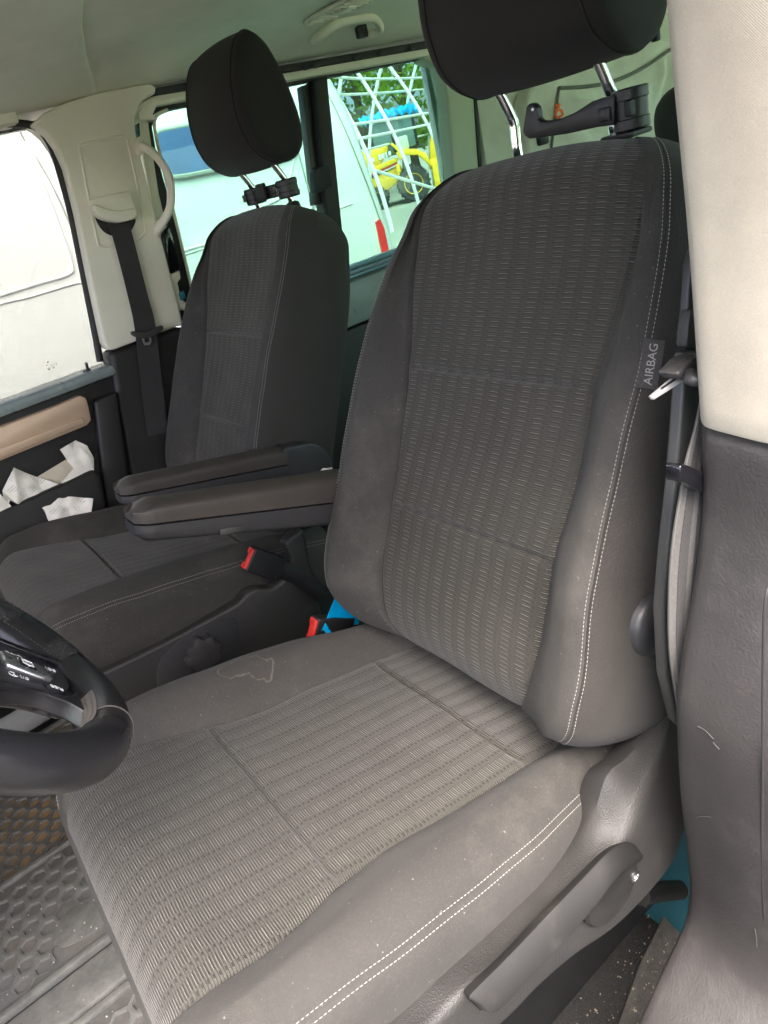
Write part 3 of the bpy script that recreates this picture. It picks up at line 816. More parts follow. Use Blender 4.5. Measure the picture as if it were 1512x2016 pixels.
# perforated grip panel on the far-side limb
g_rows = []
for t in np.linspace(-1.25, -.36, 40):
    c = np.array(W3(.187 * math.cos(t), .187 * math.sin(t))); rd = (c - WC) / np.linalg.norm(c - WC)
    g_rows.append([c + .0222 * (rd * math.cos(p) + EN * math.sin(p)) for p in np.linspace(1.15, 2.75, 14)])
mk('perforated_grip', *grid(g_rows), M['leather_perf'], rimo)
def rim_ring(t0, m_, w=.0012, r=.0232, p0=0, p1=6.2832):
    pts = []
    c = np.array(W3(.187 * math.cos(t0), .187 * math.sin(t0))); rd = (c - WC) / np.linalg.norm(c - WC)
    for p in np.linspace(p0, p1, 40): pts.append(c + r * (rd * math.cos(p) + EN * math.sin(p)))
    return tube(pts, w, 6)
mk('leather_seam', *rim_ring(.33, M['thread_dark'], .0008, .0226), M['thread_dark'], rimo)
g = G()
for dp in (1.15, 2.75):
    pts = []; nr = []
    for t in np.linspace(-1.25, -.36, 60):
        c = np.array(W3(.187 * math.cos(t), .187 * math.sin(t))); rd = (c - WC) / np.linalg.norm(c - WC); n_ = rd * math.cos(dp) + EN * math.sin(dp)
        pts.append(c + .0226 * n_); nr.append(n_)
    g.add(stitches(pts, nr, .003, .002, .0006, .0003))
# cross lacing on the inside of the near limb
for t in np.linspace(.06, .50, 22):
    for ph0, ph1 in ((2.5, 3.25), (3.25, 2.5)):
        a = []
        for k, p in enumerate(np.linspace(ph0, ph1, 5)):
            tt = t + .008 * k
            c = np.array(W3(.187 * math.cos(tt), .187 * math.sin(tt))); rd = (c - WC) / np.linalg.norm(c - WC)
            a.append(c + .0232 * (rd * math.cos(p) + EN * math.sin(p)))
        g.add(tube(a, .00055, 5))
mk('lacing', g.v, g.f, M['thread_dark'], rimo, kind='stuff')
# hub
hubp = [(.072, -.05), (.078, -.02), (.078, .004), (.070, .022), (.050, .032), (.025, .036), (.001, .037)]
V, F = lathe(hubp, (0, 0, 0), 'z', 48)
V = [W3(v[0] * .92, v[1], v[2]) for v in V]
mk('airbag_hub', V, F, M['leather'], wh)
# spoke: gloss frame, leather shoulder, switch block
def slab(poly, h0, h1, bev, m_, name, parent=wh):
    V, F = prism(poly, 'z', h0, h1, bev, 3)
    return mk(name, [W3(v[0], v[1], v[2]) for v in V], F, m_, parent)
spoke = slab([tuple(p) for p in cr([(.05, -.062), (.10, -.060), (.150, -.064), (.172, -.066), (.176, -.030), (.172, .000), (.150, .018), (.120, .022), (.085, .036), (.05, .062)], 4, closed=True)], -.020, -.001, .005, M['gloss'], 'spoke')
slab([tuple(p) for p in cr([(.06, .045), (.09, .030), (.120, .020), (.145, .014), (.160, .000), (.176, -.030), (.186, -.02), (.186, .03), (.182, .048), (.168, .040), (.150, .028), (.135, .026), (.115, .027), (.09, .042), (.06, .072)], 4, closed=True)], -.014, .002, .006, M['leather'], 'spoke_shoulder', spoke)
sw_ = slab([tuple(p) for p in cr([(.072, -.052), (.11, -.052), (.142, -.050), (.156, -.036), (.156, -.010), (.146, .006), (.125, .016), (.09, .024), (.07, .028)], 4, closed=True)], -.004, .0055, .003, M['smooth_plastic'], 'switch_block')
slab([tuple(p) for p in cr([(.088, -.026), (.128, -.024), (.134, -.012), (.130, .004), (.090, .004), (.085, -.010)], 4, closed=True)], .003, .0095, .003, M['silver'], 'rocker_switch', sw_)
slab([(.100, -.020), (.118, -.020), (.118, -.002), (.100, -.002)], .006, .0105, .002, M['gloss'], 'rocker_centre', sw_)
slab([tuple(p) for p in cr([(.078, -.060), (.12, -.060), (.150, -.066), (.158, -.058), (.12, -.050), (.078, -.052)], 4, closed=True)], .002, .010, .002, M['gloss'], 'thumb_bar', sw_)
slab([(.123, -.048), (.124, -.048), (.122, -.026), (.121, -.026)], .005, .0058, 0, M['black'], 'switch_gap', sw_)
slab([(.121, .005), (.122, .005), (.124, .028), (.123, .028)], .005, .0058, 0, M['black'], 'switch_gap', sw_)
def wtext(s, a, b, size=.0088):
    text('switch_lettering', s, size, fr_mtx(W3(a, b, .0058), -np.array(E1), E2), M['ink_white'], sw_)
wtext('SET', .140, -.034); wtext('CNL', .104, -.037); wtext('RES', .136, .012); wtext('0/I', .103, .016)
text('switch_lettering', '-', .012, fr_mtx(W3(.126, -.010, .0098), -E1, E2), M['black'], sw_)
text('switch_lettering', '+', .009, fr_mtx(W3(.093, -.011, .0098), -E1, E2), M['black'], sw_)
g = G()
cc = np.array((.1035, .016))
ringp = [W3(.092 + .0042 * math.cos(a), .018 + .0042 * math.sin(a), .006) for a in np.linspace(0, 5.2, 20)]
g.add(tube(ringp, .0004, 5)); g.add(tube([W3(.092, .018, .006), W3(.095, .021, .006)], .0004, 5))
g.add(tube([W3(.104, -.016, .0108), W3(.104, -.008, .0108), W3(.108, -.006, .0108), W3(.114, -.006, .0108), W3(.114, -.015, .0108), W3(.104, -.016, .0108)], .0006, 5)); g.add(tube([W3(.109, -.004, .0108), W3(.109, -.0045, .0108)], .001, 6))
mk('switch_symbol', g.v, g.f, M['ink_white'], sw_, kind='stuff')
V, F = lathe([(.045, -.30), (.05, -.1), (.06, -.045), (.03, -.03)], (0, 0, 0), 'z', 28)
mk('steering_column', [W3(*v) for v in V], F, M['plastic'], wh)


# ================================================================== CABIN SHELL (setting)
def boxo(name, x0, x1, y0, y1, z0, z1, m, parent=None, bev=.003, **kw):
    return mk(name, *box(((x0 + x1) / 2, (y0 + y1) / 2, (z0 + z1) / 2), (abs(x1 - x0), abs(y1 - y0), abs(z1 - z0)), bev), m, parent, **kw)
def cz(y):
    a = abs(y)
    return 1.418 - .012 * (a / .6) ** 2 if a < .55 else ci([.55, .62, .68, .73, .76, .80], [1.408, 1.400, 1.387, 1.374, 1.366, 1.36], a)
ys = np.linspace(-.78, .78, 79)
mk('ceiling', *grid([[(x, y, cz(y)) for y in ys] for x in np.linspace(-3.1, .12, 30)]), M['headliner'], kind='structure')
# front headliner shell, lapping 7 mm under the rear one along a curved joint
seam = lambda y: float(np.interp(y, [-.78, -.70, -.55, -.35, -.14, -.02, .2, .78], [-.185, -.165, -.115, -.055, -.004, .022, .06, .06]))
rows = []
for k, (dx, dz) in enumerate([(0, .004), (.0, -.002), (.002, -.006), (.006, -.008), (.02, -.009), (.06, -.010), (.2, -.014), (.45, -.022), (.8, -.045), (1.0, -.07)]):
    rows.append([(seam(y) + dx * (1 if k < 6 else 1 - (seam(y)) / 1.2), y, cz(y) + dz * (1 - .6 * max(0, abs(y) - .62) / .16)) for y in ys])
mk('front_headliner', *grid(rows), M['headliner'], kind='structure')
body = thing('van_body', 'outer roof and side skins enclosing the cabin of the van', 'van', (0, 0, -.3))
del body['category']; del body['label']; body['kind'] = 'structure'
boxo('roof_skin', -3.2, 1.3, -.86, .955, 1.44, 1.47, M['white_paint'], body)
for (x0, x1, z0, z1) in ((-3.2, 1.3, -.35, .79), (-3.2, 1.3, 1.335, 1.45), (-3.2, -2.5, .79, 1.335), (-1.48, -1.24, .79, 1.335)):
    boxo('side_skin', x0, x1, -.875, -.85, z0, z1, M['white_paint'], body)
for (x0, x1, z0, z1) in ((-3.2, -.06, -.35, .80), (-3.2, 1.3, 1.345, 1.45), (-3.2, -2.5, .80, 1.345), (-1.48, -1.30, .80, 1.345), (-.32, -.06, .8, 1.345)):
    boxo('side_skin', x0, x1, .93, .955, z0, z1, M['white_paint'], body)
for (x0, x1) in ((-1.30, -.32), (-2.5, -1.48)):
    boxo('side_glass', x0, x1, .938, .942, .80, 1.345, M['glass_side'], body, bev=0)
boxo('tailgate_skin', -3.2, -3.17, -.86, .93, -.35, .82, M['headliner'], body)
boxo('tailgate_skin', -3.2, -3.17, -.86, .93, 1.33, 1.45, M['headliner'], body)
boxo('tailgate_glass', -3.19, -3.186, -.86, .93, .82, 1.33, M['glass_side'], body, bev=0)
boxo('front_bulkhead', 1.28, 1.31, -.86, .93, -.35, .85, M['black'], body)
boxo('dashboard', .98, 1.27, -.74, .78, .25, .86, M['plastic'], body, bev=.04)

boxo('floor', -3.1, 1.27, -.80, .78, -.06, -.016, M['carpet'], kind='structure', bev=0)

def hex_mat(name, label, xr, yr, z, pitch, pit_m, poly=None, smooth_zone=None):
    t = thing(name, label, 'floor mat', ((xr[0] + xr[1]) / 2, (yr[0] + yr[1]) / 2, z - .012), 'rubber mats on the cab floor')
    g = box(((xr[0] + xr[1]) / 2, (yr[0] + yr[1]) / 2, z - .0085), (xr[1] - xr[0], yr[1] - yr[0], .006), .001)
    mk('mat_sheet', *g, pit_m, t)
    e = G(); w = .012
    for (a, b, c, d) in ((xr[0], xr[1], yr[0], yr[0] + w), (xr[0], xr[1], yr[1] - w, yr[1]), (xr[0], xr[0] + w, yr[0] + w, yr[1] - w), (xr[1] - w, xr[1], yr[0] + w, yr[1] - w)):
        e.add(box(((a + b) / 2, (c + d) / 2, z - .002), (b - a, d - c, .012), .002))
    mk('mat_border', e.v, e.f, M['mat_rubber'], t)
    A = np.array((-.66, .75)); A /= np.linalg.norm(A); B = np.array((A[1], -A[0])); ro = pitch / math.sqrt(3)
    vs = []
    for (s, h) in ((1.0, 0), (.74, 0), (.72, -.001), (.71, -.0058)):
        for k in range(6):
            an = R(60 * k + 90); p = (A * math.cos(an) + B * math.sin(an)) * ro * s
            vs.append((p[0], p[1], h))
    fs = [(j * 6 + k, j * 6 + (k + 1) % 6, (j + 1) * 6 + (k + 1) % 6, (j + 1) * 6 + k) for j in range(3) for k in range(6)]
    me = bpy.data.meshes.new('hexagon_rib'); me.from_pydata(vs, [], fs); me.materials.append(M['mat_rubber'])
    bm = bmesh.new(); bm.from_mesh(me); bmesh.ops.recalc_face_normals(bm, faces=bm.faces)
    if sum(f.normal.z for f in bm.faces) < 0: bmesh.ops.reverse_faces(bm, faces=bm.faces)
    bm.to_mesh(me); bm.free()
    o0 = np.array((.685, -.360)); cnt = 0
    cells = []
    for i in range(-60, 60):
        for j in range(-60, 60):
            p = o0 + A * pitch * (i + .5 * (j % 2)) + B * pitch * .866 * j
            if xr[0] + w + ro * .9 < p[0] < xr[1] - w - ro * .9 and yr[0] + w + ro * .9 < p[1] < yr[1] - w - ro * .9:
                if smooth_zone and smooth_zone(p): continue
                cells.append(p)
    cells.sort(key=lambda p: (p[0] - .68) ** 2 + (p[1] + .2) ** 2)
    for p in cells[:290]:
        o = bpy.data.objects.new('hexagon_rib', me); COL.objects.link(o); o.parent = t
        o.location = Vector((p[0], p[1], z)) - Vector(t.location)
    return t
hex_mat('floor_mat', 'dusty hexagon patterned rubber mat stained ochre below the steering wheel', (.40, 1.0), (-.74, -.262), 0, .034, M['pit_dusty'])
plate = lambda p: ((p[0] - .636) / .050) ** 2 + ((p[1] + .038) / .044) ** 2 < 1
mm_ = hex_mat('floor_mat', 'grey hexagon rubber mat piece with smooth patch beside the seat front', (.50, 1.0), (-.245, .040), .05, .0365, M['pit'], smooth_zone=plate)
mk('smooth_patch', *prism([tuple(p) for p in cr([(.580, -.030), (.590, -.060), (.612, -.074), (.640, -.078), (.668, -.066), (.684, -.040), (.676, -.014), (.650, -.002), (.62, .004), (.595, -.004)], 4, closed=True)], 'z', .044, .0492, .002), M['mat_rubber'], mm_)
hex_mat('floor_mat', 'hexagon rubber mat corner showing under the front seat edge', (.50, 1.0), (.125, .60), .035, .0365, M['pit'])
mk('floor_hump', *prism([(.01, -.02), (.042, .042), (.118, .042), (.124, -.02)], 'x', .40, 1.1, .006), M['mat_rubber'], kind='structure')
mk('rear_floor_covering', *grid([[(x, y, .012 + .010 * math.sin(x * 17 + y * 9) * math.sin(y * 13 - x * 5) + .004 * math.sin(x * 61) * math.sin(y * 47)) for y in np.linspace(-.78, .76, 60)] for x in np.linspace(-2.9, -.055, 110)]), M['teal'], kind='structure')
mk('rear_bounce_floor', *prism([(-3.05, -.77), (-1.05, -.77), (-1.05, .76), (-3.05, .76)], 'z', .026, .034, .003), M['rear_bounce_floor'], kind='structure')  # pale sheet added over the rear floor to bounce light into the cabin
# sill step with crumbs
mk('door_sill', *prism([(-0.065, 0.653), (-0.056, 0.691), (-0.070, 0.725), (0.062, 0.802), (0.160, 0.709), (0.104, 0.695), (0.022, 0.670)], 'z', -.013, .02, .004), M['sill_felt'], kind='structure')
g = G()
for k in range(260):
    x = random.uniform(-.04, .32); y = random.gauss(.70, .035)
    if not .60 < y < .78: continue
    s = random.uniform(.0005, .0016) * (1.6 if random.random() < .06 else 1)
    g.add(box((x, y, .0205 if y > .655 else -.013), (s * 1.6, s, s * .7), 0, 1, Matrix.Rotation(random.uniform(0, 3), 3, 'Z')))
mk('sill_crumbs', g.v, g.f, M['dirt'], kind='stuff', smooth=False)
g = G()
for k in range(160):
    x = random.uniform(.56, .9); y = random.uniform(-.7, .2); z = .0008 if y < -.255 else .0508
    s = random.uniform(.0006, .0016)
    g.add(box((x, y, z), (s * 1.6, s, s * .7), 0, 1, Matrix.Rotation(random.uniform(0, 3), 3, 'Z')))
mk('mat_crumbs', g.v, g.f, M['paper'], kind='stuff', smooth=False)

# ================================================================== PASSENGER SIDE PILLAR
pp = thing('pillar_trim', 'beige pillar trim with belt outlet behind the front passenger door', 'pillar trim', (-.1, -.77, .4))
op = [(-0.017, 1.331), (-0.049, 1.346), (-0.104, 1.358), (-0.177, 1.365), (-0.275, 1.366), (-0.308, 1.365), (-0.319, 1.356), (-0.313, 1.343), (-0.289, 1.339), (-0.265, 1.328), (-0.245, 1.303), (-0.234, 1.273), (-0.227, 1.233), (-0.213, 1.123), (-0.201, 1.007), (-0.187, 0.884), (-0.181, 0.833), (-0.158, 0.836), (0.005, 0.834), (0.019, 0.836), (0.025, 0.856), (-0.006, 1.013), (-0.034, 1.142), (-0.049, 1.236), (-0.047, 1.278), (-0.040, 1.304), (-0.027, 1.324)]
mk('upper_cover', *prism(op, 'y', -.83, -.745, .016, 4), M['beige'], pp)
lo = [(0.020, 0.832), (0.006, 0.829), (-0.157, 0.832), (-0.186, 0.829), (-0.174, 0.727), (-0.098, 0.264), (0.109, 0.342), (0.101, 0.494), (0.060, 0.678), (0.036, 0.777)]
mk('lower_cover', *prism(lo, 'y', -.83, -.747, .014, 4), M['door_dark'], pp)
fr_ = [(-0.108, 1.273), (-0.191, 1.273), (-0.203, 1.267), (-0.205, 1.248), (-0.176, 1.085), (-0.161, 1.063), (-0.133, 1.054), (-0.075, 1.057), (-0.058, 1.064), (-0.055, 1.085), (-0.091, 1.253), (-0.098, 1.268)]
fr_ = cr(fr_, 4, closed=True)
mk('belt_outlet_frame', *ring_tube([(p[0], -.7445, p[1]) for p in fr_], .0032, 10), M['beige'], pp)
mk('belt_outlet_panel', *prism([tuple(p) for p in fr_], 'y', -.750, -.7435, .002, 2), M['beige'], pp)
mk('belt_slot', *prism([tuple(p) for p in cr([(-0.071, 1.128), (-0.108, 1.108), (-0.157, 1.103), (-0.148, 1.085), (-0.126, 1.074), (-0.091, 1.078), (-0.072, 1.097)], 4, closed=True)], 'y', -.748, -.7425, .001), M['black'], pp)
mk('belt_hood', *prism([tuple(p) for p in cr([(-0.066, 1.152), (-0.071, 1.161), (-0.109, 1.162), (-0.149, 1.160), (-0.160, 1.155), (-0.158, 1.138), (-0.159, 1.119), (-0.153, 1.102), (-0.114, 1.101), (-0.087, 1.111), (-0.070, 1.127), (-0.062, 1.139)], 3, closed=True)], 'y', -.746, -.712, .007, 4), M['beige'], pp)
mk('hood_ledge', *prism([tuple(p) for p in cr([(-0.065, 1.151), (-0.094, 1.133), (-0.122, 1.125), (-0.154, 1.121), (-0.148, 1.103), (-0.112, 1.101), (-0.085, 1.111), (-0.067, 1.126)], 3, closed=True)], 'y', -.740, -.7045, .005, 3), M['beige'], pp)
def strip(name, L, Rr, m_, parent, th=.0016, n=6):
    """webbing between a left and a right edge, each a list of points"""
    A, B = cr(L, n), cr(Rr, n); N = len(A); V = []; F = []; edges = []
    for i in range(N):
        d = B[i] - A[i]; d /= np.linalg.norm(d) + 1e-9
        t_ = A[min(i + 1, N - 1)] - A[max(i - 1, 0)]; nn = np.cross(d, t_); nn /= np.linalg.norm(nn) + 1e-9
        for (a, h) in ((0, 1), (.33, 1.3), (.66, 1.3), (1, 1), (1, -1), (0, -1)):
            V.append(A[i] + (B[i] - A[i]) * a + nn * th * .5 * h)
    for i in range(N - 1):
        for k in range(6):
            a = i * 6 + k; b = i * 6 + (k + 1) % 6; F.append((a, b, b + 6, a + 6))
    return mk(name, V, F, m_, parent)
b1 = thing('seat_belt', 'black seat belt hanging down the beige pillar behind the passenger seat', 'seat belt', (-.1, -.72, .5), 'front seat belts')
strip('webbing', [(-0.089, -0.735, 1.106), (-0.088, -0.733, 1.085), (-0.079, -0.731, 1.015), (-0.068, -0.731, 0.940), (-0.059, -0.731, 0.887), (-0.040, -0.731, 0.816), (0.020, -0.731, 0.607)], [(-0.137, -0.735, 1.094), (-0.135, -0.733, 1.077), (-0.125, -0.731, 1.003), (-0.115, -0.731, 0.926), (-0.109, -0.731, 0.871), (-0.090, -0.731, 0.798), (-0.034, -0.731, 0.598)], M['belt'], b1)
mk('tongue_grip', *prism([tuple(p) for p in cr([(-0.044, 0.864), (-0.076, 0.852), (-0.116, 0.855), (-0.116, 0.845), (-0.102, 0.840), (-0.079, 0.837), (-0.056, 0.842), (-0.040, 0.855)], 3, closed=True)], 'y', -.728, -.716, .003, 3), M['plastic'], b1)
pt = [(-0.057, 0.847), (-0.082, 0.841), (-0.080, 0.825), (-0.070, 0.819), (-0.058, 0.823)]
mk('tongue_plate', *prism(pt, 'y', -.7235, -.7212, .0006, 1), M['chrome'], b1)
mk('tongue_slot', *prism([(-0.064, 0.838), (-0.076, 0.837), (-0.073, 0.827), (-0.063, 0.829)], 'y', -.7212, -.7204, .0002, 1), M['black'], b1)

gh = thing('grab_handle', 'beige upright grab handle on the pillar beside the sliding window', 'handle', (-.24, -.72, 1.05), 'grab handles')
mk('handle_grip', *tube(cr([(-0.225, -0.745, 1.238), (-0.226, -0.715, 1.240), (-0.234, -0.690, 1.224), (-0.243, -0.675, 1.192), (-0.245, -0.672, 1.159), (-0.234, -0.672, 1.125), (-0.223, -0.678, 1.101), (-0.205, -0.695, 1.079), (-0.194, -0.720, 1.065), (-0.197, -0.745, 1.054)], 5), .0085, 14, flat=1.25), M['beige'], gh)
mk('handle_foot', *prism([tuple(p) for p in cr([(-0.224, 1.259), (-0.237, 1.264), (-0.241, 1.251), (-0.230, 1.229), (-0.217, 1.229), (-0.218, 1.244)], 3, closed=True)], 'y', -.76, -.73, .004), M['beige'], gh)
mk('handle_foot', *prism([tuple(p) for p in cr([(-0.198, 1.079), (-0.218, 1.086), (-0.224, 1.068), (-0.206, 1.056), (-0.192, 1.045), (-0.193, 1.061)], 3, closed=True)], 'y', -.76, -.73, .004), M['beige'], gh)

# ================================================================== PASSENGER FRONT DOOR
fd = thing('front_door', 'front passenger door with champagne armrest strip and papers in its pocket', 'door', (.5, -.80, .1))
boxo('door_top', .022, 1.25, -.835, -.745, .776, .803, M['belt_line'], fd, bev=.010)
boxo('door_panel', .025, 1.25, -.835, -.757, .08, .777, M['door_dark'], fd, bev=.008)
cp = [(0.531, 0.766), (0.320, 0.760), (0.190, 0.759), (0.129, 0.762), (0.118, 0.753), (0.121, 0.732), (0.129, 0.697), (0.143, 0.690), (0.353, 0.689), (0.568, 0.693)]
mk('armrest_strip', *prism(cp, 'y', -.765, -.735, .004, 2), M['champagne'], fd)
cp2 = [(0.552, 0.725), (0.342, 0.716), (0.147, 0.714), (0.144, 0.697), (0.352, 0.695), (0.565, 0.699)]
mk('armrest_facet', *prism(cp2, 'y', -.745, -.730, .003, 2), M['champagne'], fd)
pk_ = [(0.667, 0.597), (0.407, 0.588), (0.179, 0.590), (0.167, 0.573), (0.229, 0.329), (0.298, 0.072), (0.877, 0.181)]
mk('door_pocket', *prism(pk_, 'y', -.728, -.700, .008, 3), M['door_dark'], fd)
mk('pocket_side', *prism([(0.105, 0.739), (0.045, 0.740), (0.074, 0.631), (0.126, 0.451), (0.231, 0.304), (0.169, 0.532)], 'y', -.760, -.728, .008, 3), M['door_dark'], fd)
lp = [(0.080, -0.785, 0.795), (0.074, -0.785, 0.822)]
mk('lock_pin', *tube(lp, .0035, 12), M['black'], fd)
mk('pin_collar', *lathe([(.010, 0), (.010, .002), (.006, .003), (.001, .003)], (lp[0][0], -.785, .8035), 'z', 16), M['plastic'], fd)
boxo('window_header', .0, 1.25, -.835, -.76, 1.338, 1.40, M['beige'], fd, bev=.01)
sl = cr([(0.097, 1.353), (0.036, 1.348), (-0.019, 1.336), (-0.037, 1.324), (-0.047, 1.301), (-0.049, 1.270), (-0.044, 1.222), (-0.032, 1.142), (-0.004, 1.010), (0.024, 0.882), (0.041, 0.812)], 5)
mk('window_seal', *tube([(p[0], -.79, p[1]) for p in sl], .0085, 10), M['rubber'], fd)
pane = mk('window_pane', *prism([(-.13, .78), (1.2, .78), (.95, 1.345), (-.13, 1.345)], 'y', -.826, -.822, 0), M['glass_dimmed'], fd)
g = G()
so = [(0.150, 0.836)][0]
for (a, b, w, h) in ((0, .012, .004, .004), (-.006, .004, .0015, .003), (-.003, .004, .0015, .003), (.006, .005, .004, .0012), (.010, .003, .0012, .005), (-.005, -.002, .007, .0012), (.004, 0, .004, .001), (.008, -.003, .004, .003), (-.004, -.006, .005, .003), (.016, .005, .001, .006)):
    g.add(box((so[0] - a, -.8212, so[1] + b - a * .25), (w, .0004, h), 0))
mk('glass_stamp', g.v, g.f, M['grey_stamp'], pane, smooth=False)
mirror_tri = None

def crumple(name, pts, m_, label, amp=.004, th=.0006, kind_label='paper', cuts=9, group='crumpled papers', seed=1):
    r_ = random.Random(seed)
    bm = bmesh.new(); vs = [bm.verts.new(p) for p in pts]; f = bm.faces.new(vs)
    bmesh.ops.triangulate(bm, faces=[f]); bmesh.ops.subdivide_edges(bm, edges=bm.edges[:], cuts=cuts, use_grid_fill=True)
    bmesh.ops.triangulate(bm, faces=bm.faces[:])
    bm.normal_update(); n = sum((f.normal * f.calc_area() for f in bm.faces), Vector()).normalized()
    import mathutils.noise as nz_
    for v in bm.verts:
        q_ = v.co * 38 + Vector((seed * 3.1, 0, 0))
        v.co += n * (amp * 2.0 * nz_.noise(q_) + amp * abs(nz_.noise(q_ * .45)) * 2)
        v.co += Vector((r_.uniform(-1, 1), r_.uniform(-1, 1), r_.uniform(-1, 1))) * amp * .03
    geo = bmesh.ops.extrude_face_region(bm, geom=bm.faces[:])
    for v in geo['geom']:
        if isinstance(v, bmesh.types.BMVert): v.co += n * th
    V, F = bmout(bm)
    return mk(name, V, F, m_, smooth=True, sharp=50, label=label, cat=kind_label, group=group)

def printed():
    k = NT('printed_paper')
    co = k.co(); s = k.n('ShaderNodeSeparateXYZ'); k.t.links.new(co, s.inputs[0])
    v = k.math('FRACT', k.math('MULTIPLY', k.math('ADD', s.outputs[2], k.math('MULTIPLY', s.outputs[0], .35)), 190))
    line = k.math('LESS_THAN', v, .42)
    blk = k.ramp(k.noise(26, 1), [(.50, 0.0), (.53, 1.0)]); ch = k.ramp(k.noise(700, 2), [(.42, 0.0), (.5, 1.0)])
    f = k.math('MULTIPLY', k.math('MULTIPLY', line, blk), ch)
    k.put(k.b.inputs['Base Color'], k.mix(k.math('MULTIPLY', f, .55), (.87, .83, .76), (.28, .24, .23)))
    k.b.inputs['Roughness'].default_value = .85
    return k.m
M['printed'] = printed()
crumple('crumpled_paper', [(0.378, -0.722, 0.628), (0.333, -0.735, 0.664), (0.300, -0.735, 0.625), (0.263, -0.722, 0.590), (0.304, -0.712, 0.574), (0.342, -0.706, 0.573), (0.366, -0.706, 0.590), (0.375, -0.706, 0.604), (0.395, -0.712, 0.578)], M['printed'], 'crumpled printed sheet leaning in the door pocket, left of the cream card', .0035, seed=2)
crumple('crumpled_paper', [(0.223, -0.735, 0.662), (0.180, -0.740, 0.667), (0.163, -0.736, 0.644), (0.163, -0.728, 0.612), (0.175, -0.715, 0.588), (0.185, -0.710, 0.579), (0.251, -0.706, 0.584), (0.258, -0.710, 0.593), (0.217, -0.720, 0.610), (0.220, -0.730, 0.632)], M['paper'], 'folded white paper at the rear end of the door pocket', .0035, seed=5)
crumple('cream_card', [(0.321, -0.742, 0.616), (0.221, -0.744, 0.631), (0.208, -0.740, 0.605), (0.221, -0.738, 0.576), (0.273, -0.735, 0.574), (0.308, -0.735, 0.581)], M['cream'], 'cream coloured card standing between the two papers in the door pocket', .001, kind_label='card', group='crumpled papers', seed=3)
crumple('crumpled_paper', [(0.416, -0.710, 0.637), (0.387, -0.710, 0.626), (0.378, -0.708, 0.587), (0.398, -0.706, 0.584), (0.442, -0.706, 0.584)], M['paper'], 'white paper scrap cut off by the left edge, in the door pocket', .003, seed=8)
crumple('crumpled_paper', [(0.323, -0.700, 0.571), (0.296, -0.700, 0.571), (0.263, -0.698, 0.561), (0.234, -0.690, 0.546), (0.212, -0.680, 0.533), (0.225, -0.672, 0.516), (0.239, -0.664, 0.499), (0.256, -0.664, 0.497), (0.282, -0.668, 0.507), (0.303, -0.672, 0.514), (0.324, -0.676, 0.515), (0.324, -0.684, 0.535), (0.321, -0.692, 0.551)], M['printed'], 'crumpled receipt standing on the outer edge of the passenger cushion', .0042, seed=11)

# ================================================================== SLIDING DOOR AND REAR SIDE
sd2 = thing('sliding_door', 'sliding side door with green tinted windows behind the passenger seat', 'door', (-.75, -.80, .05))
mk('front_frame', *prism([(-0.284, 1.336), (-0.322, 1.322), (-0.311, 1.298), (-0.300, 1.284), (-0.288, 1.229), (-0.281, 1.137), (-0.254, 0.897), (-0.246, 0.811), (-0.192, 0.828), (-0.234, 1.124), (-0.251, 1.248)], 'y', -.835, -.800, .003), M['rubber'], sd2)
mk('frame_strip', *tube(cr([(-0.351, -0.797, 1.312), (-0.321, -0.797, 1.306), (-0.307, -0.797, 1.291), (-0.299, -0.797, 1.259), (-0.286, -0.797, 1.159), (-0.272, -0.797, 1.041), (-0.255, -0.797, 0.903)], 5), .0042, 8), M['beige'], sd2)
mk('frame_inner_strip', *prism([(-0.281, 1.324), (-0.299, 1.324), (-0.286, 1.284), (-0.254, 1.142), (-0.232, 0.975), (-0.204, 0.879), (-0.195, 0.882), (-0.221, 1.102), (-0.249, 1.235)], 'y', -.83, -.785, .005), M['beige'], sd2)
boxo('top_channel', -1.235, -.24, -.835, -.80, 1.312, 1.345, M['rubber'], sd2)
post = [(-0.775, 1.311), (-0.824, 1.314), (-0.765, 1.008), (-0.746, 0.906), (-0.700, 0.903), (-0.712, 1.013)]
mk('window_post', *prism(post, 'y', -.830, -.775, .008, 3), M['rubber'], sd2)
mk('post_strip', *prism([(-0.750, 1.306), (-0.774, 1.307), (-0.715, 1.013), (-0.693, 1.012)], 'y', -.83, -.798, .003), M['plastic'], sd2)
mk('window_latch', *prism([tuple(p) for p in cr([(-0.694, 1.093), (-0.707, 1.103), (-0.740, 1.102), (-0.746, 1.089), (-0.739, 1.050), (-0.726, 1.049), (-0.719, 1.045), (-0.685, 1.042), (-0.685, 1.062)], 2, closed=True)], 'y', -.79, -.758, .004), M['black'], sd2)
boxo('window_pane', -.70, -.24, -.822, -.818, .80, 1.32, M['glass_green'], sd2, bev=0)
boxo('window_pane', -1.28, -.70, -.828, -.824, .80, 1.32, M['glass_green'], sd2, bev=0)
for k, (z0, z1, y1) in enumerate(((.812, .824, -.800), (.800, .810, -.794), (.788, .798, -.788))):
    boxo('sill_rail', -1.24, -.20, -.834, y1, z0, z1, M['rail_metal'], sd2, bev=.003)
boxo('door_lining', -1.245, -.20, -.834, -.772, .655, .786, M['belt_line'], sd2, bev=.02)
boxo('door_lining_lower', -1.245, -.20, -.834, -.782, .02, .652, M['door_dark'], sd2, bev=.012)
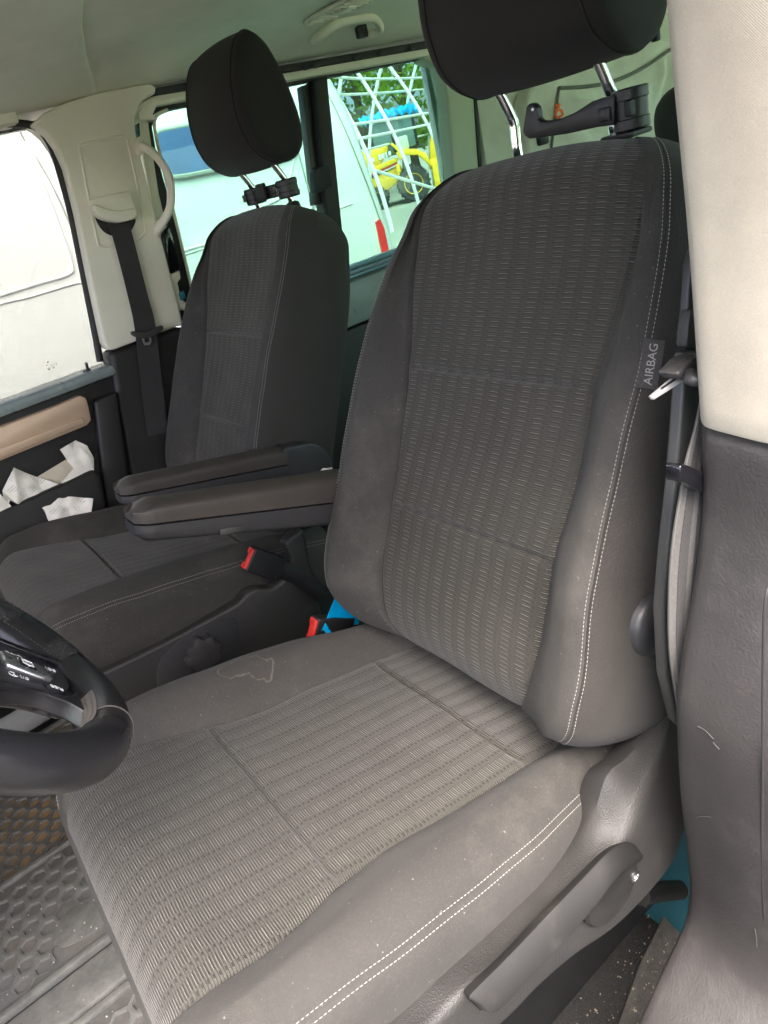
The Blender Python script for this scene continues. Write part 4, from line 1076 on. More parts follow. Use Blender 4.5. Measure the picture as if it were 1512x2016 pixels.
# small locking parts seen between pillar and seat
mk('door_catch', *prism([tuple(p) for p in cr([(-0.216, 1.055), (-0.230, 1.063), (-0.238, 1.056), (-0.229, 0.975), (-0.223, 0.964), (-0.199, 0.960), (-0.200, 0.983)], 3, closed=True)], 'y', -.79, -.756, .004), M['gloss'], sd2)
mk('catch_bracket', *prism([(-0.199, 0.958), (-0.226, 0.960), (-0.222, 0.941), (-0.210, 0.934), (-0.204, 0.892), (-0.214, 0.881), (-0.202, 0.864), (-0.187, 0.878)], 'y', -.79, -.758, .003), M['beige'], sd2)
mk('blue_catch_end', *prism([(-0.202, 0.911), (-0.217, 0.912), (-0.216, 0.891), (-0.200, 0.891)], 'y', -.77, -.755, .002), M['tealcap'], sd2)
# header trim over the sliding window
ht_ = [(-0.263, 1.323), (-0.273, 1.331), (-0.291, 1.337), (-0.327, 1.344), (-0.506, 1.342), (-0.681, 1.344), (-1.210, 1.339), (-2.521, 1.328), (-2.519, 1.295), (-1.203, 1.314), (-0.681, 1.320), (-0.498, 1.322), (-0.318, 1.322), (-0.297, 1.303), (-0.262, 1.296)]
mk('header_trim', *prism(ht_, 'y', -.835, -.772, .005), M['beige'], sd2)
mk('curtain_rail', *prism([(-0.322, 1.356), (-0.502, 1.356), (-0.675, 1.355), (-1.197, 1.350), (-2.493, 1.342), (-2.492, 1.326), (-1.192, 1.332), (-0.669, 1.338), (-0.496, 1.338), (-0.318, 1.342)], 'y', -.80, -.756, .004), M['rubber'], sd2)
mk('frame_corner_cap', *prism([tuple(p) for p in cr([(-0.265, 1.314), (-0.279, 1.322), (-0.296, 1.324), (-0.298, 1.315), (-0.298, 1.302), (-0.305, 1.296), (-0.301, 1.293), (-0.279, 1.297), (-0.263, 1.299)], 2, closed=True)], 'y', -.80, -.765, .004), M['beige'], sd2)
g = G()
lumps = [(-0.745, -0.750, 1.339), (-0.776, -0.750, 1.339), (-0.910, -0.750, 1.339), (-0.921, -0.750, 1.340), (-1.004, -0.750, 1.340), (-1.117, -0.750, 1.338)]
for p in lumps: g.add(box(p, (.022, .008, .012), .004, 2, Matrix.Rotation(random.uniform(-.4, .4), 3, 'Y')))
mk('rail_lumps', g.v, g.f, M['rubber'], sd2, kind='stuff')
gh2 = thing('grab_handle', 'green tinged roof grab handle below the ceiling air vent', 'handle', (-.8, -.62, 1.36), 'grab handles')
mk('handle_grip', *tube(cr([(-0.711, -0.640, 1.373), (-0.709, -0.615, 1.378), (-0.732, -0.600, 1.388), (-0.767, -0.595, 1.397), (-0.816, -0.592, 1.399), (-0.863, -0.592, 1.396), (-0.889, -0.600, 1.386), (-0.904, -0.615, 1.375), (-0.901, -0.630, 1.368), (-0.888, -0.645, 1.371)], 6), [.006] + [.0105] * 53 + [.008], 14), M['beige'], gh2)
mk('handle_hinge', *box([(-0.875, -0.655, 1.382)][0], (.03, .02, .03), .004), M['plastic'], gh2)

vt = thing('ceiling_vent', 'oval louvred air vent in the ceiling cut by the top edge', 'vent', (-.6, -.25, 1.40))
vx, vy = (lambda q: (q[0], q[1]))([(-0.704, -0.455, 1.408)][0])
dv = np.array([(-0.714, -0.377, 1.408)][0]) - np.array([(-0.674, -0.540, 1.408)][0]); dv /= np.linalg.norm(dv); dn_ = np.array([-dv[1], dv[0], 0])
ell = lambda a, b, n=40: [tuple((np.array((vx, vy)) + dv[:2] * a * math.cos(t) + dn_[:2] * b * math.sin(t))) for t in np.linspace(0, 2 * math.pi, n, endpoint=False)]
mk('vent_ring', *ring_tube([(p[0], p[1], 1.404) for p in ell(.135, .050)], .0045, 8), M['beige'], vt)
mk('vent_core', *prism(ell(.130, .046), 'z', 1.4045, 1.407, .001), M['black'], vt)
for k in range(-6, 7):
    a = k * .018; hb = .043 * math.sqrt(max(0, 1 - (a / .13) ** 2))
    c = np.array((vx, vy, 1.402)) + dv * a
    mk('louvre', *box(c, (.003, 2 * hb, .008), .001, 1, Matrix((Vector(dv), Vector(dn_), Vector((0, 0, 1)))).transposed()), M['beige'], vt)
mk('vent_slider', *box(np.array((vx, vy, 1.399)) - dv * .02, (.05, .030, .008), .003, 2, Matrix((Vector(dv), Vector(dn_), Vector((0, 0, 1)))).transposed()), M['beige'], vt)

rp = thing('pillar_trim', 'pale pillar trim at the rear end of the sliding window', 'pillar trim', (-1.35, -.80, .1))
mk('upper_cover', *prism([(-1.183, 1.335), (-1.322, 1.351), (-1.358, 1.237), (-1.354, 1.167), (-1.324, 0.973), (-1.303, 0.827), (-1.156, 0.847), (-1.212, 0.981), (-1.243, 1.199), (-1.237, 1.284), (-1.177, 1.307)], 'y', -.835, -.775, .008, 3), M['trim_green_lit'], rp)
mk('rubber_line', *prism([(-1.347, 1.175), (-1.360, 1.173), (-1.331, 0.963), (-1.318, 0.966)], 'y', -.80, -.771, .001), M['black'], rp)
boxo('side_lining', -2.9, -1.36, -.838, -.775, .02, 1.30, M['beige_dim'], rp, bev=.02)
# canvas organiser hung on the rear side window
og = thing('window_organiser', 'grey canvas organiser with a zipped pocket on the rear side wall', 'organiser bag', (-2.0, -.72, .85))
ob = cr([(-1.539, 1.164), (-1.802, 1.192), (-2.030, 1.232), (-2.209, 1.230), (-2.352, 1.200), (-2.409, 1.171), (-2.412, 1.073), (-2.403, 0.807), (-2.321, 0.673), (-1.447, 0.835), (-1.491, 0.983)], 4, closed=True)
mk('canvas_body', *prism([tuple(p) for p in ob], 'y', -.775, -.705, .018, 4), M['organiser'], og)
rows = []
tl, tr_, bl_, br_ = [(-1.663, 1.144), (-2.347, 1.176), (-1.568, 0.919), (-2.354, 0.759)]
for i in range(50):
    t = i / 49; row = []
    for j in range(70):
        s = j / 69
        x = (tl[0] * (1 - s) + tr_[0] * s) * (1 - t) + (bl_[0] * (1 - s) + br_[0] * s) * t
        z = (tl[1] * (1 - s) + tr_[1] * s) * (1 - t) + (bl_[1] * (1 - s) + br_[1] * s) * t
        z -= .035 * math.sin(math.pi * min(1, s * 1.1)) * (1 - t) * (1 if s < .9 else 0)
        ed = min(1, 10 * min(s, 1 - s)) * min(1, 6 * t)
        fold = 1.5 * .010 * math.sin((s * 1.0 + t * .35) * 46) * math.exp(-((s - .86) / .12) ** 2) * (1 - t * .5) + .010 * math.sin((s - t * .8) * 17 + 1) * math.exp(-((s - .2) / .16) ** 2) + .005 * math.sin(s * 9 + t * 7)
        row.append((x, -.703 + ed * (.022 + fold), z))
    rows.append(row)
mk('pocket', *grid(rows), M['organiser'], og)
e_ = rows[0]; mk('pocket_binding', *tube([np.array(p) + [0, .004, 0] for p in e_[::3]] + [np.array(r[-1]) + [0, .004, 0] for r in rows[2:30:4]], .006, 8), M['organiser_trim'], og)
mk('pocket_edge', *tube([np.array(r[0]) + [0, .004, 0] for r in rows[::4]], .004, 8), M['organiser_trim'], og)
oc = [(-1.600, -0.672, 1.100), (-1.608, -0.668, 1.089), (-1.594, -0.668, 1.080), (-1.620, -0.668, 1.081), (-1.629, -0.668, 1.065), (-1.605, -0.668, 1.060), (-1.624, -0.670, 1.051), (-1.597, -0.670, 1.068), (-1.625, -0.672, 1.098)]
mk('zip_cord', *tube(cr(oc, 5), .0042, 8), M['orange'], og)
mk('side_clip', *box([(-1.555, -0.700, 1.013)][0], (.05, .02, .04), .008), M['black'], og)
mk('hanging_clip', *box([(-2.207, -0.700, 1.236)][0], (.03, .03, .05), .006), M['black'], og)
rs = thing('rear_seat', 'black rear seat headrest peeking beside the beige pillar', 'car seat', (-1.45, -.02, 0))
g_ = []
hc = [(-0.060, 0.995)][0]
for t in np.linspace(-1, 1, 17):
    k = math.sqrt(max(0, 1 - abs(t) ** 3.2)) * .96 + .04
    g_.append([(-1.42 + .055 * k * math.cos(a) , hc[0] + t * .13 , hc[1] - .005 + .085 * k * math.sin(a)) for a in np.linspace(0, 2 * math.pi, 28, endpoint=False)])
mk('headrest', *grid(g_, closed_v=True), M['side_cloth'], rs)
boxo('backrest', -1.56, -1.42, hc[0] - .24, hc[0] + .24, .40, .93, M['side_cloth'], rs, bev=.04)
boxo('seat_cushion', -1.50, -1.02, hc[0] - .24, hc[0] + .24, .26, .42, M['side_cloth'], rs, bev=.04)

# ================================================================== DRIVER SIDE PILLAR
dp_ = thing('pillar_trim', 'near pillar trim, beige cloth above and grey vinyl below', 'pillar trim', (.0, .86, -.1))
def pillar(levels, name, m_, bulge=0):
    rows = []
    for z, ex in levels:
        P = [(ex - .25, .80), (ex - .22, .782), (ex - .06, .778), (ex - .018, .781), (ex - .005, .788), (ex, .798 + bulge), (ex + .003, .812), (ex + .008, .84), (ex + .010, .87), (ex + .006, .90), (ex - .01, .925), (ex - .05, .93)]
        rows.append([(x, y, z) for x, y in cr(P, 4)])
    return mk(name, *grid(rows), m_, dp_)
zz = lambda tab, zs: [(z, ci([t[0] for t in tab], [t[1] for t in tab], z)) for z in zs]
up_t = [(.861, .010), (.993, .016), (1.137, .028), (1.42, .040)]
zs = [.8605, .862, .865] + list(np.linspace(.88, 1.42, 20))
lv = zz(up_t, zs); lv[0] = (lv[0][0], lv[0][1] - .004); lv[1] = (lv[1][0], lv[1][1] - .001)
pillar(lv, 'cloth_cover', M['pillar_cloth'])
lo_t = [(-.10, .42), (.02, .40), (.10, .33), (.16, .26), (.22, .175), (.26, .125), (.285, .088), (.31, .070), (.36, .063), (.413, .064), (.50, .068), (.603, .066), (.66, .052), (.709, .034), (.76, .018), (.795, .011), (.858, .0085)]
zs = list(np.linspace(-.10, .84, 60)) + [.85, .855, .858]
lv = zz(lo_t, zs); lv[-1] = (lv[-1][0], lv[-1][1] - .005); lv[-2] = (lv[-2][0], lv[-2][1] - .0012)
pillar(lv, 'vinyl_cover', M['pillar_low'])
mk('edge_seal', *tube(cr([(0.056, 0.792, 0.291), (0.066, 0.790, 0.275), (0.085, 0.785, 0.260), (0.103, 0.780, 0.238), (0.120, 0.778, 0.213), (0.139, 0.775, 0.173)], 5), .0042, 8), M['seal_pale'], dp_)
mk('door_seal', *tube(cr([(0.059, 0.872, 0.782), (0.074, 0.872, 0.776), (0.077, 0.872, 0.721), (0.077, 0.872, 0.618), (0.077, 0.872, 0.495), (0.070, 0.872, 0.376), (0.051, 0.872, 0.228)], 6), .0011, 8), M['rubber'], dp_)

sg_ = [[(.0690, .812, .612), (.0705, .820, .6135), (.0725, .829, .6105)], [(.0722, .828, .606), (.0735, .834, .603)], [(.0712, .807, .491), (.0725, .812, .500), (.0745, .824, .5115)], [(.0745, .864, .389), (.0745, .8655, .376), (.0745, .866, .363)], [(.0722, .822, .545), (.0726, .824, .541)]]
g = G()
for pth in sg_: g.add(tube(cr(pth, 4), .0003, 5))
mk('scuff_marks', g.v, g.f, M['scuff'], dp_, kind='stuff')

ip = thing('pillar_lining', 'smooth grey inner pillar strip between driver seat side and belt', 'pillar trim', (-.05, .74, .3))
pr_ = [(-0.077, 0.979), (-0.084, 0.977), (-0.106, 0.971), (-0.102, 0.881), (-0.051, 0.899), (-0.050, 0.913), (-0.056, 0.932), (-0.063, 0.966), (-0.071, 0.977)]
mk('upper_strip', *prism(pr_, 'y', .733, .742, .004, 3), M['smooth_plastic'], ip)
mk('middle_clip', *prism([(-0.054, 0.933), (-0.097, 0.921), (-0.095, 0.882), (-0.045, 0.904), (-0.049, 0.922)], 'y', .735, .746, .003, 2), M['plastic'], ip)
pr_ = [(-0.035, 0.904), (-0.088, 0.882), (-0.069, 0.406), (0.011, 0.532), (0.023, 0.602), (0.020, 0.679), (0.006, 0.738), (-0.010, 0.792), (-0.023, 0.848)]
mk('lower_strip', *prism(pr_, 'y', .740, .752, .003, 3), M['strip_grey'], ip)

b2 = thing('seat_belt', "driver's black seat belt with chrome tongue beside the near pillar", 'seat belt', (0, .775, .5), 'front seat belts')
L1 = [(-0.040, 0.768, 1.001), (-0.036, 0.768, 0.973), (-0.033, 0.768, 0.943), (-0.029, 0.768, 0.905), (-0.029, 0.768, 0.877)]
R1 = [(-0.035, 0.774, 1.002), (-0.035, 0.775, 0.973), (-0.034, 0.776, 0.943), (-0.031, 0.776, 0.904), (-0.026, 0.774, 0.879)]
strip('webbing', L1, R1, M['belt'], b2)
mk('webbing_edge', *tube(cr(L1, 5), .0009, 6), M['belt_edge'], b2)
L2 = [(-0.032, 0.766, 0.878), (-0.016, 0.768, 0.849), (0.001, 0.770, 0.828), (0.012, 0.770, 0.802), (0.028, 0.770, 0.757), (0.037, 0.770, 0.709), (0.041, 0.770, 0.650), (0.032, 0.768, 0.574), (0.022, 0.764, 0.494), (0.011, 0.756, 0.400)]
R2 = [(-0.032, 0.770, 0.878), (-0.027, 0.774, 0.845), (-0.025, 0.776, 0.817), (-0.021, 0.778, 0.788), (-0.014, 0.778, 0.736), (-0.005, 0.778, 0.687), (0.005, 0.777, 0.629), (0.010, 0.774, 0.561), (0.009, 0.768, 0.486), (0.001, 0.758, 0.393)]
LA, RA = np.array(L2), np.array(R2)
for k_, (f0, f1) in enumerate(((0, .20), (.20, .42), (.42, .58), (.58, .80), (.80, 1))):
    strip('webbing_band', list(LA + (RA - LA) * f0 + [0, .0006 * (k_ % 2), 0]), list(LA + (RA - LA) * f1 + [0, .0006 * (k_ % 2), 0]), M['belt_light'] if k_ % 2 == 0 else M['belt'], b2)
for fr in (.0, .22, .46, .70, .98):
    A, B = np.array(L2), np.array(R2)
    c = cr(A + (B - A) * fr + [.0008, .0014, 0], 5)
    if fr in (.0, .98): mk('webbing_rib', *tube(c, [.0008 + .0016 * (0 < fr < .9) * min(1, i / 10) for i in range(len(c))], 6, flat=.3), M['belt_edge'] if fr in (.0, .98) else M['belt'], b2)
cl = thing('belt_clip', 'small black clip across the belt at pillar height', 'clip', (0, .78, .8))
mk('clip_band', *prism([tuple(p) for p in cr([(0.032, 0.838), (0.027, 0.838), (0.018, 0.832), (-0.012, 0.809), (-0.015, 0.804), (-0.013, 0.792), (-0.008, 0.792), (0.026, 0.821), (0.033, 0.826)], 2, closed=True)], 'y', .772, .785, .003, 2), M['gloss'], cl)
mk('clip_pin', *prism([(0.001, 0.813), (-0.003, 0.812), (-0.002, 0.801), (0.003, 0.804)], 'y', .784, .7865, .0005, 1), M['chrome'], cl)
tp = [(0.017, 0.752, 0.887), (0.014, 0.752, 0.883), (-0.021, 0.758, 0.886), (-0.015, 0.758, 0.896)]
n_ = np.array([.3, .85, .45]); n_ /= np.linalg.norm(n_)
def plate(pts, th, m_, name, parent, lift=0):
    P = [np.array(p) + n_ * lift for p in pts]; Q_ = [p - n_ * th for p in P]; k = len(P)
    F = [tuple(range(k)), tuple(range(2 * k - 1, k - 1, -1))] + [(i, (i + 1) % k, k + (i + 1) % k, k + i) for i in range(k)]
    return mk(name, P + Q_, F, m_, parent, smooth=False)
plate(tp, .0022, M['tongue'], 'tongue_plate', b2)
plate([(0.009, 0.752, 0.888), (0.008, 0.752, 0.886), (-0.014, 0.758, 0.891), (-0.012, 0.758, 0.893)], .0008, M['black'], 'tongue_slot', b2, .0012)
plate([(0.014, 0.752, 0.884), (0.013, 0.752, 0.882), (-0.020, 0.758, 0.886), (-0.018, 0.758, 0.889)], .0016, M['tongue'], 'tongue_rim', b2, .0012)
mk('tongue_grip', *prism([tuple(p) for p in cr([(0.003, 0.901), (-0.004, 0.903), (-0.016, 0.906), (-0.027, 0.905), (-0.039, 0.900), (-0.041, 0.893), (-0.028, 0.891), (-0.015, 0.890), (-0.004, 0.894)], 2, closed=True)], 'y', .750, .768, .005, 3), M['plastic'], b2)
mk('tongue_loop', *tube(cr([(-0.008, 0.772, 0.897), (-0.002, 0.776, 0.896), (-0.004, 0.780, 0.895), (-0.010, 0.784, 0.898), (-0.016, 0.787, 0.902)], 5), .0055, 12), M['smooth_plastic'], b2)

od = thing('open_front_door', "driver's door swung open, outside the left edge of the view", 'door', (1.2, 1.4, -.3))
dd = Matrix.Rotation(R(70), 3, 'Z')
def dbx(name, c, s_, m_, bev=.02):
    V, F = box(c, s_, bev); V = [tuple(dd @ Vector(v) + Vector((1.06, .93, 0))) for v in V]; mk(name, V, F, m_, od)
dbx('door_shell', (.55, -.03, .24), (1.08, .05, 1.10), M['white_paint'])
dbx('door_panel', (.55, .03, .24), (1.04, .06, 1.06), M['door_dark'])
dbx('window_frame', (.55, 0, 1.33), (.95, .04, .05), M['rubber'], .01)
dbx('window_frame', (1.06, 0, 1.06), (.05, .04, .56), M['rubber'], .01)
dbx('window_pane', (.55, 0, 1.05), (1.0, .004, .54), M['glass_side'], 0)

# things between and behind the seats
crumple('plastic_bag', [(0.035, 0.138, 0.475), (0.025, 0.138, 0.441), (0.014, 0.138, 0.412), (0.027, 0.140, 0.376), (0.075, 0.142, 0.398), (0.099, 0.142, 0.421), (0.065, 0.140, 0.450)], M['sky_bag'], 'bright blue plastic bag corner tucked between the two front seats', .0022, kind_label='bag', group='bags', seed=21)
crumple('paper_scrap', [(0.004, 0.080, 0.380), (-0.023, 0.080, 0.381), (-0.006, 0.090, 0.337), (0.021, 0.090, 0.349)], M['cream'], 'small beige scrap behind the bright blue bag', .002, kind_label='paper', group='scraps', seed=22)
crumple('tissue', [(-0.046, 0.020, 0.630), (-0.059, 0.020, 0.636), (-0.078, 0.020, 0.629), (-0.071, 0.020, 0.606), (-0.047, 0.020, 0.621)], M['paper'], 'white tissue showing above the rear end of the armrest', .004, kind_label='tissue', group='scraps', seed=23)
bn = thing('travel_bag', 'dark blue soft travel bag standing on the floor behind the front seats', 'bag', (-.75, -.05, .02))
rows = []
for i in range(26):
    t = i / 25 * 2 - 1; k = (1 - abs(t) ** 4) ** .35 + .02
    rows.append([(-.72 + .20 * math.copysign(abs(math.cos(a)) ** .6, math.cos(a)) * k + .008 * math.sin(9 * t + 3 * a), -.12 + .46 * t, .19 + .17 * math.copysign(abs(math.sin(a)) ** .6, math.sin(a)) * k + .006 * math.sin(13 * t + 5 * a)) for a in np.linspace(0, 2 * math.pi, 36, endpoint=False)])
mk('bag_body', *grid(rows, closed_v=True), M['slate'], bn)
stp = [(-0.116, -0.250, 0.400), (-0.113, -0.250, 0.333), (-0.103, -0.250, 0.253), (-0.084, -0.250, 0.146)]
mk('bag_strap', *tube(cr(stp, 4), .012, 8, flat=.2), M['black'], bn)
g = G()
for px in [(-0.123, -0.240, 0.306), (-0.121, -0.240, 0.287), (-0.119, -0.240, 0.268), (-0.116, -0.240, 0.249)]: g.add(box(px, (.06, .02, .008), .002))
mk('strap_buckle', g.v, g.f, M['smooth_plastic'], bn)


# ================================================================== OUTSIDE
mk('ground', *grid([[(x, y, -.56 - .0) for y in (-150, -60, -20, -5, 5, 40)] for x in (-150, -60, -20, -5, 5, 40)]), M['gravel'], kind='structure')

mk('added_ground', *grid([[(x, y, -.552) for y in (-3.9, 0, 5, 9)] for x in (-3.5, 0, 6, 20, 40)]), M['dark_ground'], kind='structure')  # unseen dark surface added to cut light bouncing up at the door

# white van parked alongside
wv = thing('parked_van', 'white panel van parked right alongside, filling the passenger windows', 'van', (.5, -2.95, -.56))
def vsec(k, xin=0):
    P = [(-2.0, -.28), (-1.985, -.1), (-1.975, .2), (-1.98, .55), (-1.995, .72), (-2.035, .95), (-2.085, 1.2), (-2.14, 1.38), (-2.20, 1.47), (-2.32, 1.54), (-2.6, 1.575), (-2.95, 1.585)]
    P = [(-2.95 + (y + 2.95) * k, z if z < .3 else .3 + (z - .3) * (.5 + .5 * k) if k < 1 else z) for y, z in P]
    return P
rows = []
for x, k in ((-1.868, .90), (-1.863, .94), (-1.848, .965), (-1.82, .985), (-1.78, .996), (-1.72, 1), (-1.2, 1), (-.4, 1), (.4, 1), (1.2, 1), (1.9, .99), (2.3, .96), (2.6, .90), (2.9, .78)):
    half = cr(vsec(k), 3); other = [(-5.9 - y, z) for y, z in half[::-1][1:]]
    rows.append([(x, y, z) for y, z in list(map(tuple, half)) + other])
V, F = grid(rows); n_r = len(rows[0]); F.append(tuple(range(n_r))); F.append(tuple(range((len(rows) - 1) * n_r, len(rows) * n_r)))
mk('body', V, F, M['white_paint'], wv)
def vy(z): return float(np.interp(z, [-.28, -.1, .2, .55, .72, .95, 1.2, 1.38, 1.47], [-2.0, -1.985, -1.975, -1.98, -1.995, -2.035, -2.085, -2.14, -2.20]))
def on_van(pts, lift=.001): return [(x, vy(z) + lift, z) for x, z in pts]
def press(pts, r=.006, closed=True):
    P = cr(pts, 5, closed=closed)
    (V, F) = ring_tube(on_van(P), r, 8) if closed else tube(on_van(P), r, 8)
    return mk('pressed_edge', V, F, M['white_paint'], wv)
press([(0.057, 1.429), (-0.119, 1.444), (-0.291, 1.424), (-0.331, 1.396), (-0.337, 1.340), (-0.319, 1.152), (-0.301, 1.011), (-0.271, 0.970), (-0.140, 0.969), (0.108, 0.967), (0.277, 0.982)])
press([(0.289, 0.932), (0.018, 0.939), (-0.094, 0.933), (-0.263, 0.932), (-0.303, 0.928)], .004, False)
press([(-1.071, 1.010), (-1.326, 1.039), (-1.524, 1.280), (-1.538, 1.170), (-1.516, 1.019), (-1.480, 0.964), (-1.282, 0.915), (-0.860, 0.929), (-0.713, 0.930)], .006, False)
press([(-0.686, 0.914), (-0.933, 0.916), (-1.142, 0.913), (-1.482, 0.908), (-1.667, 0.912)], .004, False)
gap = on_van(cr([(-0.360, 1.552), (-0.352, 1.493), (-0.359, 1.360), (-0.362, 1.221), (-0.341, 0.826), (-0.290, 0.441)], 4))
mk('door_gap', *tube(gap, .0035, 6), M['van_seam'], wv)
gap = on_van(cr([(-1.749, 1.464), (-1.764, 1.355), (-1.782, 1.107), (-1.792, 0.917), (-1.793, 0.718), (-1.773, 0.543)], 4))
mk('door_gap', *tube(gap, .0035, 6), M['van_seam'], wv)
wp = [(-0.836, 1.368), (-0.856, 1.384), (-0.899, 1.388), (-1.066, 1.386), (-1.320, 1.379), (-1.410, 1.368), (-1.441, 1.325), (-1.448, 1.218), (-1.414, 1.186), (-0.994, 1.202), (-0.863, 1.210), (-0.822, 1.226), (-0.822, 1.278)]
wp = cr(wp, 4, closed=True)
def on_patch(poly, l0, l1):
    V, F = prism([tuple(p) for p in poly], 'y', 0, 1, 0)
    return [(v[0], vy(v[2]) + (l0 if v[1] < .5 else l1), v[2]) for v in V], F
mk('window_rubber', *ring_tube([(p[0], vy(p[1]) + .012, p[1]) for p in wp], .012, 8), M['van_rubber'], wv)
mk('side_window', *on_patch(wp, -.01, .022), M['van_glass'], wv)
tlp = [(-1.763, 0.802), (-1.791, 0.808), (-1.796, 0.760), (-1.783, 0.639), (-1.774, 0.565), (-1.734, 0.569), (-1.747, 0.699)]
mk('tail_light', *on_patch(tlp, -.03, .012), M['tail_red'], wv)
for wx in (-1.15, 1.85):
    mk('wheel', *lathe([(.1, -2.02), (.33, -2.02), (.35, -2.03), (.35, -2.22), (.1, -2.22)], (wx, 0, -.215), 'y', 32), M['tyre'], wv)

# tunnel frame of white hoops
tf = thing('greenhouse_frame', 'bare white tubular greenhouse frame standing on the gravel', 'frame', (-14, -18, -.56))
QX = np.array((-.69, .73))
hoops_ = [((-8.3, -11.2), -1.3, .8), ((-9.95, -12.7), -.95, .92), ((-12.1, -14.7), -.75, 1.04), ((-14.3, -16.8), -.25, 1.18), ((-16.5, -18.9), .40, 1.18), ((-18.7, -21.0), 1.05, 1.25), ((-20.9, -23.1), 1.7, 1.3)]
def hq(k, u):
    """point on hoop k, u from -1 (far foot) over 0 (ridge) to 1 (near foot)"""
    (p, c, w_) = hoops_[k]; h = 3.85 * (1 - abs(u) ** 1.9)
    q_ = c + math.copysign(w_ * (1 - (h / 3.85) ** 2), u)
    return (p[0] + QX[0] * q_, p[1] + QX[1] * q_, -.56 + h)
for k in range(len(hoops_)):
    mk('hoop', *tube([hq(k, u) for u in np.linspace(-1, 1, 61)], .048, 8), M['pole'], tf)
for u in (-.72, -.42, .0, .36, .62, .68):
    mk('purlin', *tube([hq(k, u) for k in range(len(hoops_))], .032, 8), M['pole'], tf)
a_, b_ = np.array(hq(1, .80)), np.array(hq(3, .99))
mk('brace', *tube([a_, b_], .04, 8), M['pole'], tf)

# yellow backhoe loader
dg_ = thing('backhoe_loader', 'yellow backhoe loader with a blue tarp on its cab roof', 'digger', (-15, -18.3, -.56))
DO = np.array((-15.0 + .783 * .35, -18.3 - .622 * .35, 0)); DU = np.array((-.783, .622, 0)); DN = np.array((.622, .783, 0))
def DL(V): return [tuple(DO + DU * v[0] + np.array((0, 0, 1.)) * v[2] - DN * v[1]) for v in V]   # local: u right, y away, z up
def dbox(name, u0, u1, y0, y1, z0, z1, m_, bev=.03):
    V, F = box(((u0 + u1) / 2, (y0 + y1) / 2, (z0 + z1) / 2), (u1 - u0, y1 - y0, z1 - z0), bev); return mk(name, DL(V), F, m_, dg_)
def dpr(name, poly, y0, y1, m_, bev=.03):
    V, F = prism(poly, 'y', y0, y1, bev); return mk(name, DL(V), F, m_, dg_)
def dwheel(u, z, r, y0, y1):
    V, F = lathe([(r * .55, y0), (r * .92, y0), (r, y0 + .06), (r, y1 - .06), (r * .92, y1), (r * .55, y1)], (u, 0, z), 'y', 32)
    w = mk('wheel', DL(V), F, M['tyre'], dg_)
    V, F = lathe([(r * .6, y0 + .02), (r * .58, y0 - .01), (r * .35, y0 + .05), (r * .18, y0 + .02), (.01, y0 + .02)], (u, 0, z), 'y', 24)
    mk('rim', DL(V), F, M['yellow'], w)
    g = G()
    for k in range(22):
        a = 2 * math.pi * k / 22
        g.add(box((u + r * math.cos(a), (y0 + y1) / 2, z + r * math.sin(a)), (.07, y1 - y0, .05), .01, 1, Matrix.Rotation(-a, 3, 'Y')))
    mk('tread', DL(g.v), g.f, M['tyre'], w)
dwheel(.66, -.04, .52, -.15, .30); dwheel(.66, -.04, .52, 1.5, 1.95); dwheel(-.55, -.22, .34, -.05, .25); dwheel(-.55, -.22, .34, 1.5, 1.8)
dpr('bonnet', [(-1.15, .62), (-1.18, 1.0), (-1.0, 1.12), (-.6, 1.24), (-.15, 1.18), (-.02, 1.28), (.12, 1.26), (.08, 1.05), (-.25, .72), (-.6, .62)], .1, 1.6, M['yellow'], .05)
dpr('chassis', [(-1.25, -.02), (-1.2, .30), (-.9, .36), (.35, .56), (.4, .42), (.2, .10), (-.3, -.10), (-.9, -.14)], .2, 1.5, M['yellow'], .04)
dpr('stripe', [(-1.15, .38), (.28, .62), (.28, .68), (-1.15, .46)], .12, .19, M['stripe_red'], .01)
dpr('side_panel', [(-.95, .48), (.3, .68), (.34, .80), (.0, .78), (-.75, .64)], .08, .22, M['yellow'], .02)
dpr('rear_mudguard', [(.30, .95), (.40, .70), (.60, .80), (.95, .72), (1.25, .35), (1.35, .30), (1.22, .70), (.95, .90), (.60, .98)], -.12, .32, M['yellow'], .02)
dpr('lift_arm', [(.18, 1.22), (.26, 1.24), (.52, .92), (.44, .86)], -.02, .1, M['yellow'], .02)
dbox('front_loader_arm', .22, .34, -.05, .08, .0, .62, M['yellow'], .02)
for u in (-.36, .30, 1.02):
    dbox('cab_pillar', u - .04, u + .04, .12, .2, .95, 1.96, M['black'], .015)
    dbox('cab_pillar', u - .04, u + .04, 1.4, 1.48, .95, 1.96, M['black'], .015)
dbox('cab_glass', -.33, 1.0, .15, 1.45, 1.0, 1.92, M['cab_glass'], .03)
dbox('operator_seat', .35, .75, .02, .12, .95, 1.35, M['cab_seat'], .08)
dbox('cab_roof', -.45, 1.15, .05, 1.55, 1.93, 2.03, M['yellow'], .04)
rows = []
for i in range(40):
    u = -.60 + 1.86 * i / 39
    rows.append([(u + .03 * math.sin(j * 2.1 + i), .0 + .05 * math.sin(i * .9) + yy, zc + .05 * math.sin(i * 1.3 + j) + .02 * math.sin(i * 2.9)) for j, (yy, zc) in enumerate(((.02, 1.90), (-.03, 1.98), (0, 2.08), (.2, 2.14), (.9, 2.16), (1.5, 2.12), (1.6, 1.92)))])
mk('roof_tarp', DL(grid(rows)[0]), grid(rows)[1], M['blue_tarp'], dg_)
dpr('rear_boom', [(1.25, .2), (1.6, .25), (1.75, 1.35), (1.95, 1.6), (1.85, 1.75), (1.6, 1.5), (1.4, .9)], .5, .8, M['yellow'], .03)
dbox('counter_leg', 1.3, 1.5, .1, .3, -.5, .5, M['yellow'], .02)
g = G()
